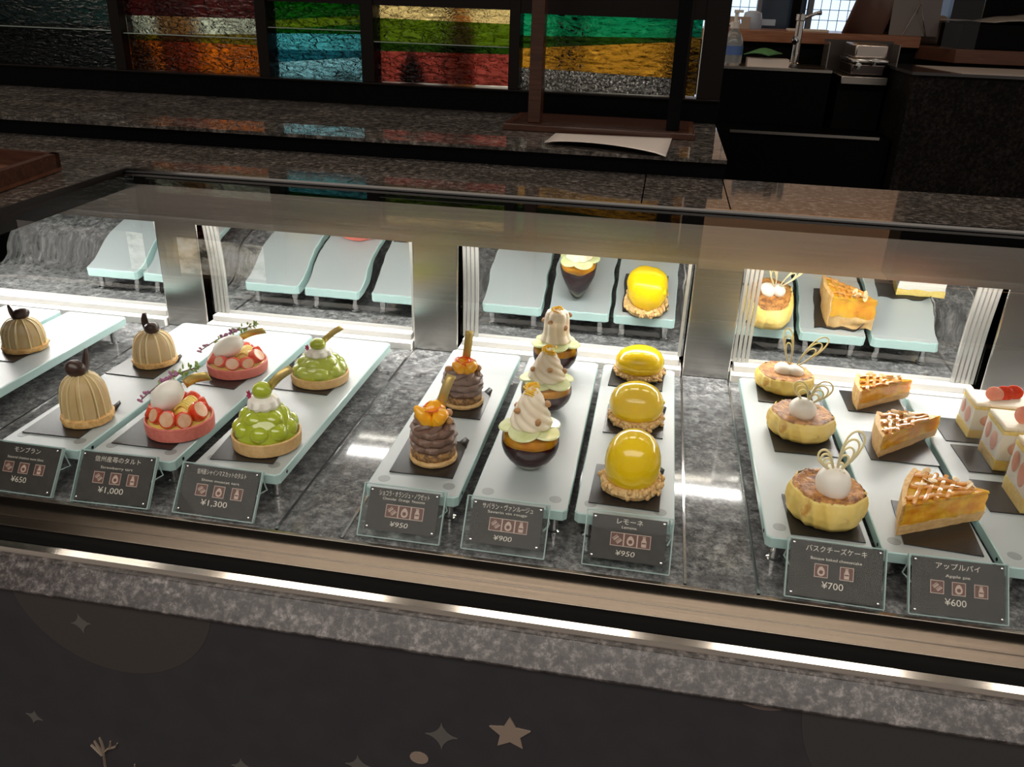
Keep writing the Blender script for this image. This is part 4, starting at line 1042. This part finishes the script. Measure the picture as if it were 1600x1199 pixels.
MB().box(hx, hx + 1.1, HY, HY + .36, RT + .0005, zc).build('machine_body', black_m, hb, bevel=.004)
MB().box(hx + .04, hx + 1.1, HY + .37, HY + .6, RT + .0005, 2.3).build('machine_hood', black_m, hb)
mb = MB(); g = []
for i in range(7):
    g.append([V((hx - .03 + .9 * j / 16, HY + .01 + .33 * i / 6, zc + .007 + .16 * max(0, j / 16 - .12) ** 1.2 * (.25 + .75 * i / 6) + .004 * (1 + sin(j * 1.7)))) for j in range(17)])
mb.loft(g, False); tag(mb.build('draped_cloth', mottled('beige_cloth', (.42, .38, .33), (.5, .46, .41), 20, .8), solid=.003), 'beige cloth draped over the black machine at the upper right', 'cloth')

# small things on the sink counter and the wooden counter
def at(px, Y, z): q = ony(px, 100, Y); return (q.x, Y, z)
sp = thing('soap_bottle', at(1141, SK + .1, zk), 'clear pump bottle with blue print standing on the steel sink top', 'bottle')
MB().lathe([(.04, 0), (.048, .008), (.050, .05), (.047, .10), (.034, .135), (.017, .155), (.017, .165)], 32).build('bottle_body', mat('soap_clear', (.62, .68, .72), .15, 0, Transmission_Weight=.7), sp)
MB().lathe([(.0508, .045), (.0505, .085)], 32, cap=False).build('label_print', mat('blue_print', (.08, .16, .42), .5), sp)
MB().lathe([(.021, .160), (.021, .188), (.008, .19), (.008, .225), (.012, .226), (.012, .238), (.003, .238)], 20).box(-.012, .03, -.008, .008, .228, .240).build('pump_head', mat('white_plastic', (.75, .72, .70), .4), sp)
def faucet(px, label, ln, first=None):
    f = thing('faucet', at(px, SK + .22, zk), label, 'faucet', 'chrome faucets on the sink')
    MB().lathe([(.026, 0), (.026, .012), (.020, .016), (.018, ln), (.022, ln + .004), (.022, ln + .03), (.004, ln + .034)], 24).build('faucet_body', chrome_m, f)
    MB().tube([(0, 0, ln * .55), (-.02, -.06, ln * .62), (-.03, -.13, ln * .55)], .012, 12).build('spout', chrome_m, f)
    MB().tube([(.01, 0, ln + .01), (.06, -.02, ln + .035), (.085, -.03, ln + .04)], [.007, .008, .011], 10).build('lever', chrome_m, f)
faucet(1240, 'upright chrome faucet between the green cloth and the steel machine', .20)
faucet(1120, 'chrome faucet at the black partition edge left of the soap bottle', .15)
tag(MB().box(0, .19, -.05, .05, 0, .035).build('plastic_box', mat('white_box', (.66, .60, .56), .4)), 'white shallow box under the green cloth by the sink', 'box').location = at(1166, SK + .09, zk)
mb = MB(); g = []
for i in range(7): g.append([V((.055 * (j - 3) / 3 + .035 * (i - 3) / 3, .04 * (i - 3) / 3 - .02 * (j - 3) / 3, .02 + .025 * cos((j - 3) * .5) * cos((i - 3) * .4) + .008 * i / 6)) for j in range(7)])
mb.loft(g, False); o = mb.build('green_cloth', mottled('green_cloth', (.08, .24, .08), (.12, .32, .12), 40, .8), solid=.004); o.location = (at(1190, 0 + SK + .07, 0)[0], SK + .07, zk + .030); tag(o, 'folded green cloth lying over the white box by the sink', 'cloth')
# steel waffle press on the counter
mc = thing('steel_press', at(1362, SK - .02, 0), 'stainless steel press machine with round handles right of the sink', 'machine')
mx = at(1362, SK - .02, 0)[0]
k0, k1 = .778 - mx, min(1.012, rx - .02) - mx; zp = 1.15; ct = rx - .02 - mx
MB().box(k0, min(k1, ct), .0, .36, .06, zp - .036).build('press_stand', blackmat_m, mc)
MB().box(k0, k1, -.04, .38, zp - .035, zp).build('base_plate', steel_m, mc, bevel=.003)
MB().box(k0 + .04, k1 - .01, 0, .3, zp + .0005, zp + .055).build('press_body', mat('dark_steel', (.12, .1, .1), .3, 1), mc, bevel=.01)
MB().box(k0 + .035, k1 - .005, -.012, .3, zp + .056, zp + .074).build('press_lid_rim', chrome_m, mc, bevel=.006)
MB().box(k0 + .05, k1 - .01, .02, .3, zp + .0745, zp + .135).build('press_lid', mat('lid_steel', (.66, .6, .56), .25, 1), mc, bevel=.008)
for x, dz in ((k0 + .06, .045), ((k0 + k1) / 2 + .03, .065)): MB().lathe([(.009, 0), (.009, .03), (.014, .034), (.014, .046), (.002, .048)], 16).build('handle', chrome_m, mc).matrix_local = Matrix.Translation((x, -.012, zp + dz)) @ Euler((pi / 2, 0, 0)).to_matrix().to_4x4()
for x in (k0 - .03, k1 + .09): MB().box(x, x + .005, .25, .40, zp + .001, zp + .13).build('splash_guard', mat('guard', (.3, .28, .27), .2, .6), mc)
MB().box(k0 - .03, k1 + .095, .401, .407, zp - .03, zp + .14).build('splash_back', mat('guard_back', (.10, .09, .085), .3, .6), mc)
# on the wooden counter
tag(MB().box(0, .2, 0, .12, 0, .012).build('paper_stack', mat('cream_paper', (.75, .66, .55), .6), bevel=.003), 'cream paper stack lying on the wooden counter above the faucet', 'paper').location = at(1224, WY + .08, za)
tag(MB().box(0, .13, 0, .1, 0, .06).build('paper_box', mat('tan_box', (.42, .33, .28), .6), bevel=.002), 'small tan box on the wooden counter by the black partition', 'box').location = at(1124, WY + .1, za)
tag(MB().lathe([(.05, 0), (.055, .03), (.045, .08), (.02, .09)], 20).box(.04, .12, -.02, .02, .02, .05).build('tape_dispenser', mat('pale_blue_plastic', (.5, .6, .75), .4)), 'pale blue dispenser in front of the window beside the tan box', 'dispenser').location = at(1166, WY + .3, za)
g = []; mb = MB()
for i in range(13): u = i / 12; g.append([V((.20 * u + .10 * v + .02, .05 * sin(pi * u), .36 * v)) for v in (0, .5, 1)])
mb.loft(g, False); tag(mb.build('menu_screen', mat('brown_screen', (.17, .10, .085), .25), solid=.006), 'curved brown translucent screen standing on the wooden counter', 'screen').location = at(1300, WY + .12, za)
ts = thing('easel_board', at(1416, WY + .05, za), 'tilted grey board on an easel stand on the wooden counter', 'board stand')
MB().box(-.115, .115, -.004, .004, 0, .20, (-.18, .0, 0), (0, 0, 0)).build('board', mat('grey_board', (.16, .13, .12), .4), ts)
mb = MB(); mb.tube([(-.05, -.006, .0), (0, -.03, .15), (.06, -.006, .0)], .003, 6); mb.tube([(0, -.03, .15), (.01, .12, .002)], .003, 6); mb.build('easel_wire', chrome_m, ts)
bk = thing('linen_basket', at(1385, WY + .40, za), 'black tray with cream linen on the wooden counter behind the easel board', 'basket')
MB().box(-.16, .12, -.09, .09, 0, .05).build('basket_box', blackmat_m, bk, bevel=.004)
MB().ball((-.02, 0, .09), (.12, .08, .08), 24, 14, None, lambda q: 1 + .12 * nz(q, 2.5)).build('linen', mottled('linen', (.6, .52, .42), (.7, .62, .5), 20, .8), bk)
ml = thing('desk_lamp', at(1376, WY + .25, za), 'thin black lamp post rising in front of the bright window', 'lamp')
MB().lathe([(.03, 0), (.03, .008), (.004, .01)], 20).build('base', blackmat_m, ml)
MB().tube([(0, 0, .01), (.01, 0, .30)], .005, 8).build('post', blackmat_m, ml)
MB().lathe([(.01, .30), (.05, .27), (.05, .265)], 20, c=(-.02, 0, 0)).build('shade', blackmat_m, ml)
mo = thing('small_monitor', at(1484, 5.28, RT + .001), 'small dark screen on the counter beside the clear panel', 'screen')
MB().box(-.12, .12, -.008, .008, .10, .24).build('display', mat('display_dark', (.03, .03, .035), .2), mo, bevel=.003)
MB().box(-.02, .02, -.01, .03, 0, .11).build('monitor_foot', blackmat_m, mo)
MB().box(-.05, .05, -.03, .03, .0002, .004).build('monitor_base', blackmat_m, mo)
tag(MB().box(-.065, .065, -.065, .065, 0, .14).build('tan_container', mat('tan_container', (.34, .26, .21), .5), bevel=.02), 'tan container standing on the bend of the wooden counter', 'container').location = (at(1440, 5.0, 0)[0], 5.0, RT + .001)
tag(MB().box(-.075, .075, -.003, .003, 0, .5).build('clear_panel', clear('clear_panel', (.85, .88, .92), 1.4)), 'clear upright panel in front of the small dark screen', 'panel').location = (at(1490, 4.55, 0)[0], 4.553, RT)
